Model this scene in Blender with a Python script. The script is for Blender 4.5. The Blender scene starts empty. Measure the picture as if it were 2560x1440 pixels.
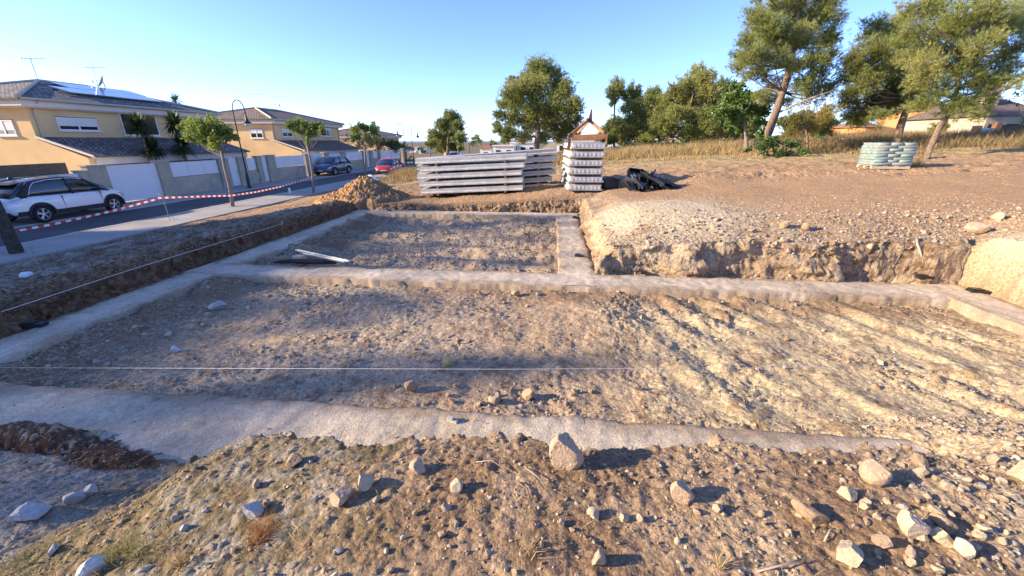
import bpy, bmesh, math, random
import numpy as np
from mathutils import Vector, Matrix
R = math.radians
random.seed(7); rng = np.random.default_rng(7)
scn = bpy.context.scene; COL = scn.collection

# ---------------------------------------------------------------- camera, world, sun, exposure
F = 1000.0; PITCH = math.atan(368/1000.0); YAW = R(5.5)
cam_d = bpy.data.cameras.new('camera'); cam = bpy.data.objects.new('camera', cam_d); COL.objects.link(cam)
cam_d.sensor_width = 36.0; cam_d.lens = F/2560*36.0; cam_d.clip_start = .05; cam_d.clip_end = 60000
cam.location = (0, 0, 0); cam.rotation_euler = (math.pi/2-PITCH, 0, YAW); scn.camera = cam
SUN_EL = R(20); SUN_AZ = R(257)            # azimuth clockwise from +Y
wd = bpy.data.worlds.new('World'); scn.world = wd; wd.use_nodes = True
nt = wd.node_tree; nt.nodes.clear()
sky = nt.nodes.new('ShaderNodeTexSky'); sky.sky_type = 'NISHITA'; sky.sun_disc = False
sky.sun_elevation = SUN_EL; sky.sun_rotation = SUN_AZ; sky.altitude = 60
sky.air_density = .65; sky.dust_density = .25; sky.ozone_density = 4.0
bg = nt.nodes.new('ShaderNodeBackground'); bg.inputs[1].default_value = .15
wo = nt.nodes.new('ShaderNodeOutputWorld')
tint = nt.nodes.new('ShaderNodeMix'); tint.data_type = 'RGBA'; tint.blend_type = 'MULTIPLY'; tint.inputs['Factor'].default_value = 1; tint.inputs['B'].default_value = (.90, .84, .97, 1)
nt.links.new(sky.outputs[0], tint.inputs['A']); nt.links.new(tint.outputs['Result'], bg.inputs[0]); nt.links.new(bg.outputs[0], wo.inputs[0])
sd = bpy.data.lights.new('sun', 'SUN'); sd.energy = 4.0; sd.angle = R(1.0); sd.color = (1, .79, .52)
so = bpy.data.objects.new('sun', sd); COL.objects.link(so)
sdir = Vector((math.sin(SUN_AZ)*math.cos(SUN_EL), math.cos(SUN_AZ)*math.cos(SUN_EL), math.sin(SUN_EL)))
so.rotation_euler = sdir.to_track_quat('Z', 'Y').to_euler()
scn.view_settings.view_transform = 'Standard'; scn.view_settings.look = 'None'
scn.view_settings.exposure = 1.5; scn.view_settings.gamma = 1.0
scn.cycles.max_bounces = 6; scn.cycles.transparent_max_bounces = 6

# ---------------------------------------------------------------- helpers
CP, SP, CY, SY = math.cos(PITCH), math.sin(PITCH), math.cos(YAW), math.sin(YAW)
def ray(x, y):                                   # sight line of a photo point, scaled to unit depth
    a = (x-1280)/F; b = (720-y)/F; f = CP+b*SP
    return np.array([a*CY-f*SY, f*CY+a*SY, b*CP-SP])
def atz(x, y, z): r = ray(x, y); return r*(z/r[2])
def atX(x, y, X): r = ray(x, y); return r*(X/r[0])
def atY(x, y, Y): r = ray(x, y); return r*(Y/r[1])

def tag(o, label=None, cat=None, group=None, kind=None):
    if label: o['label'] = label
    if cat: o['category'] = cat
    if group: o['group'] = group
    if kind: o['kind'] = kind
    return o
def thing(name, label, cat, loc=(0, 0, 0), rz=0, group=None):
    o = bpy.data.objects.new(name, None); COL.objects.link(o); o.location = loc; o.rotation_euler = (0, 0, rz)
    o.empty_display_size = .1
    return tag(o, label, cat, group)
def link(name, me, m=None, parent=None):
    o = bpy.data.objects.new(name, me); COL.objects.link(o)
    if m is not None: me.materials.append(m)
    if parent is not None: o.parent = parent
    return o
def dup(root, loc, rz=None, label=None, scale=None):
    def cpy(o, par):
        c = o.copy(); COL.objects.link(c); c.parent = par
        for ch in list(o.children): cpy(ch, c)
        return c
    kids = list(root.children)
    r = root.copy(); COL.objects.link(r); r.location = loc
    if rz is not None: r.rotation_euler = (0, 0, rz)
    if label: r['label'] = label
    if scale: r.scale = scale
    for ch in kids: cpy(ch, r)
    return r
def npmesh(name, V, faces, col=None, smooth=True, uv=None):
    """V (n,3); faces: list of int arrays (m,3) or (m,4)"""
    me = bpy.data.meshes.new(name); V = np.asarray(V, np.float32)
    me.vertices.add(len(V)); me.vertices.foreach_set('co', V.ravel())
    faces = [np.asarray(f, np.int32) for f in faces if len(f)]
    nl = sum(f.size for f in faces); nf = sum(len(f) for f in faces)
    me.loops.add(nl); me.polygons.add(nf)
    me.loops.foreach_set('vertex_index', np.concatenate([f.ravel() for f in faces]))
    sizes = np.concatenate([np.full(len(f), f.shape[1], np.int32) for f in faces])
    st = np.zeros(nf, np.int32); st[1:] = np.cumsum(sizes)[:-1]
    me.polygons.foreach_set('loop_start', st)
    me.polygons.foreach_set('use_smooth', np.full(nf, smooth, bool))
    me.update(calc_edges=True)
    if col is not None:
        at = me.color_attributes.new('col', 'FLOAT_COLOR', 'POINT')
        c = np.ones((len(V), 4), np.float32); c[:, :3] = col; at.data.foreach_set('color', c.ravel())
    return me
class MB:
    """collects boxes, tubes, prisms into one mesh"""
    def __init__(s): s.V = []; s.F = []; s.n = 0
    def add(s, V, Fs):
        s.V += [tuple(map(float, v)) for v in V]; s.F += [tuple(i+s.n for i in f) for f in Fs]; s.n += len(V); return s
    def box(s, x0, x1, y0, y1, z0, z1, rot=0, c=None, M=None):
        V = [(x, y, z) for z in (z0, z1) for y in (y0, y1) for x in (x0, x1)]
        if M is not None: V = [tuple(M @ Vector(v)) for v in V]
        return s.add(V, [(0, 2, 3, 1), (4, 5, 7, 6), (0, 1, 5, 4), (2, 6, 7, 3), (0, 4, 6, 2), (1, 3, 7, 5)])
    def tube(s, P, r, n=8, cap=True):
        P = [Vector(p) for p in P]; k = len(P); rr = r if hasattr(r, '__len__') else [r]*k
        V = []; up = Vector((.13, .21, .97))
        for i, p in enumerate(P):
            t = (P[min(i+1, k-1)]-P[max(i-1, 0)]).normalized()
            a = t.cross(up)
            if a.length < .05: a = t.cross(Vector((1, 0, 0)))
            a.normalize(); b = t.cross(a)
            for j in range(n):
                q = 2*math.pi*j/n; V.append(p+(a*math.cos(q)+b*math.sin(q))*rr[i])
        Fs = [(i*n+j, i*n+(j+1) % n, (i+1)*n+(j+1) % n, (i+1)*n+j) for i in range(k-1) for j in range(n)]
        if cap: Fs += [tuple(range(n)), tuple(range((k-1)*n, k*n))[::-1]]
        return s.add(V, Fs)
    def lathe(s, prof, n=16, M=None, close=False):
        V = []
        for (r, z) in prof:
            for j in range(n):
                q = 2*math.pi*j/n; v = Vector((r*math.cos(q), r*math.sin(q), z)); V.append(M @ v if M is not None else v)
        k = len(prof)
        Fs = [(i*n+j, i*n+(j+1) % n, (i+1)*n+(j+1) % n, (i+1)*n+j) for i in range(k-1) for j in range(n)]
        if not close: Fs += [tuple(range(n))[::-1], tuple(range((k-1)*n, k*n))]
        else: Fs += [((k-1)*n+j, (k-1)*n+(j+1) % n, (j+1) % n, j) for j in range(n)]
        return s.add(V, Fs)
    def prism(s, poly, a0, a1, axis='y'):
        """poly in the two other axes"""
        def mk(u, v, a): return (a, u, v) if axis == 'x' else (u, a, v) if axis == 'y' else (u, v, a)
        n = len(poly); V = [mk(u, v, a0) for u, v in poly]+[mk(u, v, a1) for u, v in poly]
        return s.add(V, [(i, (i+1) % n, n+(i+1) % n, n+i) for i in range(n)]+[tuple(range(n))[::-1], tuple(range(n, 2*n))])
    def quad(s, a, b, c, d): return s.add([a, b, c, d], [(0, 1, 2, 3)])
    def build(s, name, m, parent=None, smooth=False, bevel=0):
        me = bpy.data.meshes.new(name); me.from_pydata(s.V, [], s.F); me.validate()
        bm = bmesh.new(); bm.from_mesh(me); bmesh.ops.recalc_face_normals(bm, faces=bm.faces)
        if bevel: bmesh.ops.bevel(bm, geom=list(bm.edges), offset=bevel, segments=2, affect='EDGES', profile=.6)
        bm.to_mesh(me); bm.free()
        if smooth:
            for p in me.polygons: p.use_smooth = True
        return link(name, me, m, parent)

# ---------------------------------------------------------------- materials
def mat(name, base, rough=.7, metal=0, nscale=0, namt=.25, bump=0, bscale=40, coat=0, spec=.5, attr=None, trans=0, stain=0):
    m = bpy.data.materials.new(name); m.use_nodes = True; t = m.node_tree; p = t.nodes['Principled BSDF']; L = t.links
    p.inputs['Roughness'].default_value = rough; p.inputs['Metallic'].default_value = metal
    p.inputs['Specular IOR Level'].default_value = spec; p.inputs['Coat Weight'].default_value = coat
    p.inputs['Base Color'].default_value = (*base, 1)
    src = None
    tc = t.nodes.new('ShaderNodeTexCoord')
    if attr:
        a = t.nodes.new('ShaderNodeAttribute'); a.attribute_name = attr; src = a.outputs['Color']
    def noise(scale, detail=5, rough=.6):
        n = t.nodes.new('ShaderNodeTexNoise'); n.inputs['Scale'].default_value = scale; n.inputs['Detail'].default_value = detail
        n.inputs['Roughness'].default_value = rough; L.new(tc.outputs['Object'], n.inputs['Vector']); return n
    def mulcol(src, fac_socket, lo, hi):
        mr = t.nodes.new('ShaderNodeMapRange'); mr.inputs['From Min'].default_value = .3; mr.inputs['From Max'].default_value = .7
        mr.inputs['To Min'].default_value = lo; mr.inputs['To Max'].default_value = hi; L.new(fac_socket, mr.inputs['Value'])
        mx = t.nodes.new('ShaderNodeMix'); mx.data_type = 'RGBA'; mx.blend_type = 'MULTIPLY'; mx.inputs['Factor'].default_value = 1
        if src is None: mx.inputs['A'].default_value = (*base, 1)
        else: L.new(src, mx.inputs['A'])
        cb = t.nodes.new('ShaderNodeCombineColor')
        for k in range(3): L.new(mr.outputs[0], cb.inputs[k])
        L.new(cb.outputs[0], mx.inputs['B']); return mx.outputs['Result']
    if nscale: src = mulcol(src, noise(nscale).outputs['Fac'], 1-namt, 1+namt)
    if stain: src = mulcol(src, noise(stain, 3).outputs['Fac'], .8, 1.08)
    if src is not None: L.new(src, p.inputs['Base Color'])
    if bump:
        b = t.nodes.new('ShaderNodeBump'); b.inputs['Strength'].default_value = bump; b.inputs['Distance'].default_value = .02
        L.new(noise(bscale, 6).outputs['Fac'], b.inputs['Height']); L.new(b.outputs[0], p.inputs['Normal'])
    if trans:
        tr = t.nodes.new('ShaderNodeBsdfTranslucent'); mx = t.nodes.new('ShaderNodeMixShader'); mx.inputs[0].default_value = trans
        if src is not None: L.new(src, tr.inputs[0])
        else: tr.inputs[0].default_value = (*base, 1)
        L.new(p.outputs[0], mx.inputs[1]); L.new(tr.outputs[0], mx.inputs[2])
        L.new(mx.outputs[0], t.nodes['Material Output'].inputs[0])
    return m
M = {}
M['soil'] = mat('soil', (.3, .2, .13), .95, attr='col', nscale=26, namt=.22, bump=.55, bscale=60, spec=.15)
def speckle(m, bs=.5, amp=1.0):
    t = m.node_tree; L = t.links; p = t.nodes['Principled BSDF']; tc = t.nodes.new('ShaderNodeTexCoord')
    src = p.inputs['Base Color'].links[0].from_socket; hsum = None
    for sc, lo, hi in ((34, .80, 1.16), (85, .74, 1.22)):
        v = t.nodes.new('ShaderNodeTexVoronoi'); v.inputs['Scale'].default_value = sc; L.new(tc.outputs['Object'], v.inputs['Vector'])
        s = t.nodes.new('ShaderNodeSeparateColor'); L.new(v.outputs['Color'], s.inputs[0])
        mr = t.nodes.new('ShaderNodeMapRange'); mr.inputs['To Min'].default_value = 1-(1-lo)*amp; mr.inputs['To Max'].default_value = 1+(hi-1)*amp; L.new(s.outputs[0], mr.inputs[0])
        cb = t.nodes.new('ShaderNodeCombineColor')
        for k in range(3): L.new(mr.outputs[0], cb.inputs[k])
        mx = t.nodes.new('ShaderNodeMix'); mx.data_type = 'RGBA'; mx.blend_type = 'MULTIPLY'; mx.inputs['Factor'].default_value = 1
        L.new(src, mx.inputs['A']); L.new(cb.outputs[0], mx.inputs['B']); src = mx.outputs['Result']
        b = t.nodes.new('ShaderNodeBump'); b.inputs['Strength'].default_value = bs; b.inputs['Distance'].default_value = .5/sc; b.invert = True
        mu = t.nodes.new('ShaderNodeMath'); mu.operation = 'MULTIPLY'; L.new(v.outputs['Distance'], mu.inputs[0]); L.new(s.outputs[1], mu.inputs[1]); L.new(mu.outputs[0], b.inputs['Height'])
        old = p.inputs['Normal'].links[0].from_socket; L.new(old, b.inputs['Normal']); L.new(b.outputs[0], p.inputs['Normal'])
    L.new(src, p.inputs['Base Color'])
speckle(M['soil'])
M['stone'] = mat('stone', (.4, .35, .28), .9, attr='col', nscale=30, namt=.2, bump=.5, bscale=40, spec=.2)
M['concrete'] = mat('rough_concrete', (.5, .46, .40), .92, attr='col', nscale=7, namt=.13, bump=.5, bscale=70, spec=.2, stain=1.3)
speckle(M['concrete'], .22, .6)
M['slab'] = mat('precast_concrete', (.47, .465, .45), .85, nscale=9, namt=.14, bump=.25, bscale=60, spec=.25, stain=2.2)
M['plug'] = mat('pale_plug', (.62, .60, .56), .85, nscale=30, namt=.2)
M['asphalt'] = mat('asphalt', (.10, .102, .108), .9, nscale=50, namt=.2, bump=.2, bscale=150, spec=.3, stain=.7)
M['paving'] = mat('paving', (.36, .345, .32), .85, nscale=3, namt=.1, bump=.15, bscale=60, stain=.8)
M['kerb'] = mat('kerb_concrete', (.42, .41, .39), .85, nscale=8, namt=.12)
M['render'] = mat('ochre_render', (.69, .495, .265), .9, nscale=1.2, namt=.05, bump=.1, bscale=120, spec=.2, stain=.35)
M['orange'] = mat('orange_render', (.58, .27, .11), .9, nscale=2, namt=.08)
M['white'] = mat('white_paint', (.70, .70, .69), .55, nscale=2, namt=.03)
M['panel'] = mat('white_metal_panel', (.72, .73, .75), .4, nscale=1.5, namt=.025)
M['fascia'] = mat('cream_fascia', (.62, .58, .52), .8, nscale=2, namt=.06)
M['wallst'] = mat('beige_render', (.46, .40, .31), .92, nscale=3, namt=.12, bump=.2, bscale=90, stain=.8)
M['cap'] = mat('stone_cap', (.45, .41, .34), .85, nscale=6, namt=.1)
M['glass'] = mat('window_glass', (.02, .025, .03), .05, spec=.8)
M['shutter'] = mat('roller_shutter', (.66, .65, .62), .55)
M['dark'] = mat('dark_parts_and_shade', (.03, .025, .022), .9)
M['lampgreen'] = mat('dark_green_iron', (.028, .036, .034), .45, metal=.2)
M['glasslamp'] = mat('frosted_globe', (.75, .75, .72), .3)
M['bark'] = mat('bark', (.20, .145, .105), .95, nscale=9, namt=.4, bump=.8, bscale=25, spec=.15)
M['barkgrey'] = mat('grey_bark', (.22, .19, .155), .95, nscale=12, namt=.3, bump=.6, bscale=30, spec=.15)
M['deadwood'] = mat('bleached_dead_wood', (.36, .31, .26), .9, nscale=12, namt=.25)
M['needle'] = mat('pine_needles', (.1, .11, .03), .6, attr='col', spec=.25, trans=.3)
M['leaf'] = mat('leaves', (.08, .14, .03), .5, attr='col', spec=.35, trans=.35)
M['grass'] = mat('dry_grass', (.4, .3, .15), .8, attr='col', spec=.2, trans=.3)
M['steel'] = mat('galvanised_steel', (.45, .46, .47), .4, metal=.8)
M['alu'] = mat('aluminium', (.45, .47, .50), .4, metal=.6)
M['black'] = mat('black_plastic', (.018, .019, .022), .38, spec=.5)
M['blackcloth'] = mat('black_fabric', (.012, .012, .014), .85, nscale=30, namt=.3)
M['steelblue'] = mat('blue_grey_plastic', (.10, .115, .14), .3, spec=.7)  # paler blue-grey plastic for every fourth channel in the heap
M['wood'] = mat('batten_wood', (.33, .19, .09), .85, nscale=20, namt=.3)
M['rust'] = mat('orange_brown_steel', (.36, .165, .065), .65, nscale=9, namt=.35, bump=.2, bscale=50)
M['rustdark'] = mat('rusty_brown_steel', (.10, .05, .035), .7, nscale=15, namt=.3)
M['tyre'] = mat('tyre_rubber', (.014, .014, .015), .85)
M['roofblack'] = mat('gloss_black_roof', (.012, .013, .016), .18, coat=1)
M['barkdark'] = mat('dark_bark', (.075, .06, .05), .95, nscale=9, namt=.4, bump=.8, bscale=25, spec=.15)
M['rim'] = mat('alloy', (.62, .63, .65), .3, metal=.6)
M['chrome'] = mat('chrome', (.8, .82, .84), .12, metal=1)
M['carglass'] = mat('car_glass', (.012, .02, .03), .04, spec=.9, coat=.5)
M['cladding'] = mat('grey_black_plastic', (.016, .017, .020), .6)
M['carwhite'] = mat('white_car_paint', (.74, .76, .78), .35, coat=1, spec=.5)
M['carblue'] = mat('blue_grey_car_paint', (.035, .07, .12), .35, metal=.3, coat=1)
M['carred'] = mat('red_car_paint', (.42, .025, .03), .35, coat=1)
M['carsilver'] = mat('silver_car_paint', (.5, .55, .6), .35, metal=.4, coat=1)
M['headlamp'] = mat('headlamp_glass', (.6, .63, .66), .1, spec=.8)
M['taillamp'] = mat('tail_lamp_glass', (.35, .05, .05), .15, spec=.8)
M['plate'] = mat('number_plate', (.75, .75, .73), .5)
M['solar'] = mat('solar_panel', (.10, .15, .22), .12, spec=.9, coat=.6)
M['plasticwrap'] = mat('wrapped_bag', (.24, .32, .285), .45, nscale=7, namt=.18, spec=.6, coat=.3)
M['bagpaper'] = mat('cement_bag_paper', (.27, .275, .255), .7, nscale=8, namt=.15)
M['string'] = mat('white_string', (.78, .78, .76), .8)
M['paper'] = mat('white_sheet', (.75, .76, .78), .7)
M['reed'] = mat('brown_reed_screen', (.15, .11, .07), .95, nscale=14, namt=.35, bump=.5, bscale=50)
M['tape'] = mat('striped_tape', (.7, .7, .7), .5, attr='col', trans=.2)
M['sea'] = mat('sea_water', (.10, .19, .30), .35, spec=.4)
M['skin'] = mat('skin', (.45, .27, .19), .6)
M['shirt'] = mat('beige_shirt', (.5, .42, .32), .85)
def tile_mat(name, c1, c2, c3):
    m = bpy.data.materials.new(name); m.use_nodes = True; t = m.node_tree; p = t.nodes['Principled BSDF']; L = t.links
    p.inputs['Roughness'].default_value = .85
    tc = t.nodes.new('ShaderNodeTexCoord')
    br = t.nodes.new('ShaderNodeTexBrick'); sx = t.nodes.new('ShaderNodeSeparateXYZ'); cb = t.nodes.new('ShaderNodeCombineXYZ')
    L.new(tc.outputs['Object'], sx.inputs[0])
    ad = t.nodes.new('ShaderNodeMath'); ad.operation = 'ADD'; L.new(sx.outputs[0], ad.inputs[0]); L.new(sx.outputs[1], ad.inputs[1])
    ml = t.nodes.new('ShaderNodeMath'); ml.operation = 'MULTIPLY'; ml.inputs[1].default_value = 3.4; L.new(sx.outputs[2], ml.inputs[0])
    L.new(ad.outputs[0], cb.inputs[0]); L.new(ml.outputs[0], cb.inputs[1]); L.new(cb.outputs[0], br.inputs['Vector'])
    br.inputs['Scale'].default_value = 1; br.inputs['Brick Width'].default_value = .26; br.inputs['Row Height'].default_value = .36
    br.inputs['Mortar Size'].default_value = .035; br.inputs['Mortar Smooth'].default_value = .6
    br.inputs['Color1'].default_value = (*c1, 1); br.inputs['Color2'].default_value = (*c2, 1); br.inputs['Mortar'].default_value = (*c3, 1)
    br.inputs['Bias'].default_value = -.1
    n = t.nodes.new('ShaderNodeTexNoise'); n.inputs['Scale'].default_value = 1.3; n.inputs['Detail'].default_value = 4; L.new(tc.outputs['Object'], n.inputs['Vector'])
    mr = t.nodes.new('ShaderNodeMapRange'); mr.inputs['From Min'].default_value = .3; mr.inputs['From Max'].default_value = .7; mr.inputs['To Min'].default_value = .7; mr.inputs['To Max'].default_value = 1.25; L.new(n.outputs['Fac'], mr.inputs[0])
    mx = t.nodes.new('ShaderNodeMix'); mx.data_type = 'RGBA'; mx.blend_type = 'MULTIPLY'; mx.inputs['Factor'].default_value = 1
    L.new(br.outputs['Color'], mx.inputs['A']); cc = t.nodes.new('ShaderNodeCombineColor')
    for k in range(3): L.new(mr.outputs[0], cc.inputs[k])
    L.new(cc.outputs[0], mx.inputs['B']); L.new(mx.outputs['Result'], p.inputs['Base Color'])
    b = t.nodes.new('ShaderNodeBump'); b.inputs['Strength'].default_value = .8; b.inputs['Distance'].default_value = .06; b.invert = True
    L.new(br.outputs['Fac'], b.inputs['Height']); L.new(b.outputs[0], p.inputs['Normal'])
    return m
M['tile'] = tile_mat('brown_roof_tiles', (.17, .125, .10), (.26, .19, .145), (.07, .05, .045))
M['tilegrey'] = tile_mat('weathered_roof_tiles', (.14, .12, .115), (.27, .24, .225), (.05, .045, .045))
M['tilered'] = tile_mat('terracotta_roof_tiles', (.32, .17, .10), (.40, .23, .14), (.14, .08, .05))

# ---------------------------------------------------------------- noise
_P = np.random.default_rng(3).permutation(4096).astype(np.int64)
_A = np.random.default_rng(4).random(4096)*2*np.pi; _GX, _GY = np.cos(_A), np.sin(_A)
_H = np.random.default_rng(5).random((4096, 4))
def _h(ix, iy, s): return _P[(ix+_P[(iy+s*131) & 4095]) & 4095]
def gn(x, y, s=0):
    x = np.asarray(x, float); y = np.asarray(y, float)
    ix = np.floor(x).astype(np.int64); iy = np.floor(y).astype(np.int64); fx = x-ix; fy = y-iy
    u = fx*fx*fx*(fx*(fx*6-15)+10); v = fy*fy*fy*(fy*(fy*6-15)+10)
    def g(dx, dy):
        h = _h(ix+dx, iy+dy, s); return _GX[h]*(fx-dx)+_GY[h]*(fy-dy)
    return ((g(0, 0)*(1-u)+g(1, 0)*u)*(1-v)+(g(0, 1)*(1-u)+g(1, 1)*u)*v)*1.5
def fbm(x, y, o=4, s=0, g=.5):
    t = 0; a = 1; f = 1; n = 0
    for k in range(o): t = t+a*gn(x*f+k*17.3, y*f-k*9.1, s+k); n += a; a *= g; f *= 2.03
    return t/n*1.3
def cells(x, y, s, dens=.6, rmin=.2, rmax=.5):
    """rounded stones in a jittered lattice: height 0..r (lattice units) and the hash of the stone on top"""
    ix = np.floor(x).astype(np.int64); iy = np.floor(y).astype(np.int64)
    best = np.zeros_like(x); hid = np.zeros(x.shape, np.int64)
    for dx in (-1, 0, 1):
        for dy in (-1, 0, 1):
            h = _h(ix+dx, iy+dy, s); hv = _H[h]
            r = np.where(hv[..., 2] < dens, rmin+(rmax-rmin)*hv[..., 3]**2, 0)
            ax = x-ix-dx-hv[..., 0]; ay = y-iy-dy-hv[..., 1]
            an = hv[..., 2]*19; el = .65+.7*hv[..., 3]
            ux = (ax*np.cos(an)+ay*np.sin(an))*el; uy = (-ax*np.sin(an)+ay*np.cos(an))/el
            d = np.maximum(np.sqrt(ux*ux+uy*uy), (np.abs(ux)*.8+np.abs(uy)*.75))
            z = np.sqrt(np.maximum(r*r-d*d, 0))
            m = z > best; best = np.where(m, z, best); hid = np.where(m, h, hid)
    return best, hid
def sm(a, b, x): t = np.clip((x-a)/(b-a), 0, 1); return t*t*(3-2*t)

# ---------------------------------------------------------------- terrain
ZS = -2.30                                           # top of the foundation strips
STRIPS = {'left': (-6.75, -6.05, 2.0, 13.72), 'near': (-6.75, 3.05, 1.95, 2.97), 'mid': (-6.75, 6.95, 6.42, 7.12),
          'cross': (.22, .86, 6.42, 13.72), 'far': (-6.75, .86, 13.05, 13.72), 'right': (6.25, 6.95, 3.4, 7.12)}
_nx = [-4000, -400, -60, -22, -14.4, -13.4, -10, -7.2, -4, 0, 4, 14, 30, 60, 400, 4000]
_nz = [-5, -5, -3.05, -3.0, -3.0, -2.93, -2.45, -1.93, -2.08, -1.72, -1.46, -.98, -.15, .7, 3, 4]
def nat(X, Y):
    X = np.asarray(X, float); Y = np.asarray(Y, float)
    z = np.interp(X, _nx, _nz)
    z = z+.012*np.clip(Y-14, 0, 50)*sm(-1, 9, X)
    z = z-.30*sm(14, 26, Y)*sm(-13, -9, X)*(1-sm(-4, 2, X))      # falls to the street behind the far trench
    z = z-sm(55, 160, Y)*2.0*(1-sm(10, 60, X))-sm(150, 700, Y)*45*(1-sm(60, 500, X))
    fl = sm(2.2, .2, Y)*sm(-1.2, -4.2, X); z = z-.32*fl          # foreground falls to the left
    return z
def box(X, Y, b): return np.maximum(np.maximum(b[0]-X, X-b[1]), np.maximum(b[2]-Y, Y-b[3]))
def mix(a, b, t): t = t[..., None]; return a*(1-t)+b*t
CB = {k: np.array(v) for k, v in dict(brown=(.215, .138, .082), dark=(.105, .066, .042), tan=(.36, .262, .172), pale=(.46, .37, .255),
      marl=(.52, .42, .255), grey=(.35, .315, .27), orange=(.42, .262, .138), red=(.17, .088, .05), olive=(.15, .125, .062), straw=(.42, .32, .17), white=(.50, .46, .40)).items()}
def terrain(X, Y, full=True):
    X = np.asarray(X, float); Y = np.asarray(Y, float); sh = X.shape
    n1 = fbm(X*.45, Y*.45, 3, 1); n2 = fbm(X*1.7, Y*1.7, 4, 11); n3 = fbm(X*6, Y*6, 4, 21, .6)
    N = nat(X, Y)+.05*n1
    inreg = (X > -16) & (X < 15) & (Y < 17)
    E1 = (-6.78, 6.98, 2.17, 7.16); E2 = (-6.78, .90, 7.0, 13.76)
    e = np.minimum(box(X, Y, E1), box(X, Y, E2))
    nearb = sm(3.2, 2.4, Y); leftb = sm(-6.2, -6.6, X); rightw = sm(6.3, 6.8, X)*sm(7.6, 6.9, Y); backw = sm(.6, 1.2, X)*sm(6.8, 7.2, Y)
    e = e+(.10*n2+.05*n3*(1-.85*backw))*(1-.75*rightw)+backw*(.16*np.sin(X*3.1+2*n1)*sm(7.6, 7.1, Y))
    e = np.where(nearb > .5, e+.06*n3, e)
    # bank profiles
    prof = .70*sm(.0, .27, e)+.30*sm(.16, 1.2, e)
    prof = prof*(1-leftb)+leftb*(.75*sm(0, .26, e)+.25*sm(.2, .8, e))
    prof = prof*(1-nearb)+nearb*(.92*sm(-.02, .13, e)+.08*sm(.1, .6, e))
    prof = prof*(1-rightw)+rightw*(.88*sm(0, .10, e)+.12*sm(.1, .9, e))
    base_out = ZS-.04
    # pit floor
    bigp = sm(7.3, 6.9, Y)
    n5 = fbm(X*13, Y*13, 3, 151, .65); pt0 = sm(-.25, .45, fbm(X*.8+3, Y*.8, 3, 140)); fl = ZS-.115+.050*n2+.022*n3*pt0+.055*n1+.014*n5*pt0
    fl = fl+.10*np.exp(-((X-.75)**2/.7+(Y-5.45)**2/.5))+.07*np.exp(-((X+2.6)**2/.5+(Y-5.6)**2/.3))
    rid = sm(.6, 2.2, X)*bigp*sm(2.9, 3.6, Y)
    ph = (X*.95+Y*.42+.22*n2+.25*n1)*2*np.pi/.62
    fl = fl+rid*(.036*np.sin(ph)*np.clip(.55+1.4*n1+.3*n2, 0, 1.3)+.02*n3*pt0-.01)
    fl = fl+(1-bigp)*(.035*np.sin((Y+.16*X+.2*n2)*2*np.pi/1.05)+.03*n2)
    fl = fl+.10*sm(-5.2, -6.0, X)*(.5+n2)
    z = base_out+(N-base_out)*prof
    inside = e <= 0
    z = np.where(inside, fl+(base_out-fl)*sm(-.25, 0, e), z)
    # rubble buries the right end of the near strip
    rub = sm(2.55, 3.5, X+.3*n2)*sm(4.1, 2.0, Y+.25*n2)*sm(-1, .5, Y)
    zr = -1.62+(ZS+1.62)*sm(1.6, 3.9, Y)+.07*n2
    z = np.where(inside | (Y < 4), z*(1-rub)+np.maximum(zr, z)*rub, z)
    # fall of loose grey gravel on the left foreground
    gl = sm(-2.0, -2.9, X+.3*n2)*sm(2.75, 2.1, Y)*sm(.2, 1.2, Y)
    zg = ZS-.02+.22*sm(2.6, 1.2, Y)+.03*n2
    z = z*(1-gl)+np.minimum(z, zg)*gl
    lump = np.exp(-((X+4.15)**2/.35+(Y-2.25)**2/.018))+.8*np.exp(-((X+3.2)**2/.10+(Y-2.08)**2/.012))
    z = np.maximum(z, np.where(lump > .12, ZS-.05+.22*np.minimum(lump, 1)+.05*n3, -9))
    bl = sm(-6.8, -7.2, X)*sm(-14, -13.2, X)*sm(14, 13, Y)           # left bank: worked soil
    z = z+bl*(.08*n2+.085*n3+.10*np.maximum(n2, 0)*sm(-8.2, -7.2, X))
    mound = np.exp(-((X-2.5)**2/2.6+(Y-9.4)**2/2.8)); z = z+.16*mound*(1-inside)
    z = z+.25*np.exp(-((X-5.6)**2/1.1+(Y-15.6)**2/.5))+.2*np.exp(-((X-8.6)**2/1.5+(Y-16.6)**2/.4))
    rut = sm(14.6, 16, Y)*sm(31, 27, Y)*sm(1.5, 4, X); yy = Y-.16*X+.5*n1
    for y_ in (13.2, 14.9, 17.6, 19.3, 23.0): z = z-rut*.09*np.exp(-((yy-y_)/.16)**2)+rut*.05*np.exp(-((np.abs(yy-y_)-.32)/.13)**2)
    z = z+sm(14.5, 16, Y)*sm(34, 28, Y)*sm(-13, -11, X)*(.05*n2+.045*n3)
    # keep the soil under the concrete
    for k, b in STRIPS.items():
        s = box(X, Y, b)
        if k == 'near': s = np.where(Y < 2.5, s+.0, s)
        core = (s < -.06) & (rub < .25) & (lump < .2) & ((prof < .02) | (e < .03)) & (gl < .5)
        z = np.where(core, np.minimum(z, ZS-.05), z)
    road = (X < -14.1) & (X > -60) & (Y < 66)
    z = np.where(road, np.minimum(z, -3.03), z)
    if not full: return z
    # ---- stones and clods in relief, colour
    fg = sm(3.0, 2.2, Y)*(1-inside*1.0)
    patch = fbm(X*.8+3, Y*.8, 3, 140); rubble = np.clip(rub*1.0+fg*(.06+.35*sm(-.1, .6, n1+.5*n2)+.6*sm(1.0, 2.6, X))+inside*(.22+.75*patch+.25*sm(-1, -4, X)+.3*sm(.35, .05, -e))+backw*.5*sm(2.2, .2, e)-mound*.5+bl*.4, 0, 1)
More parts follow.
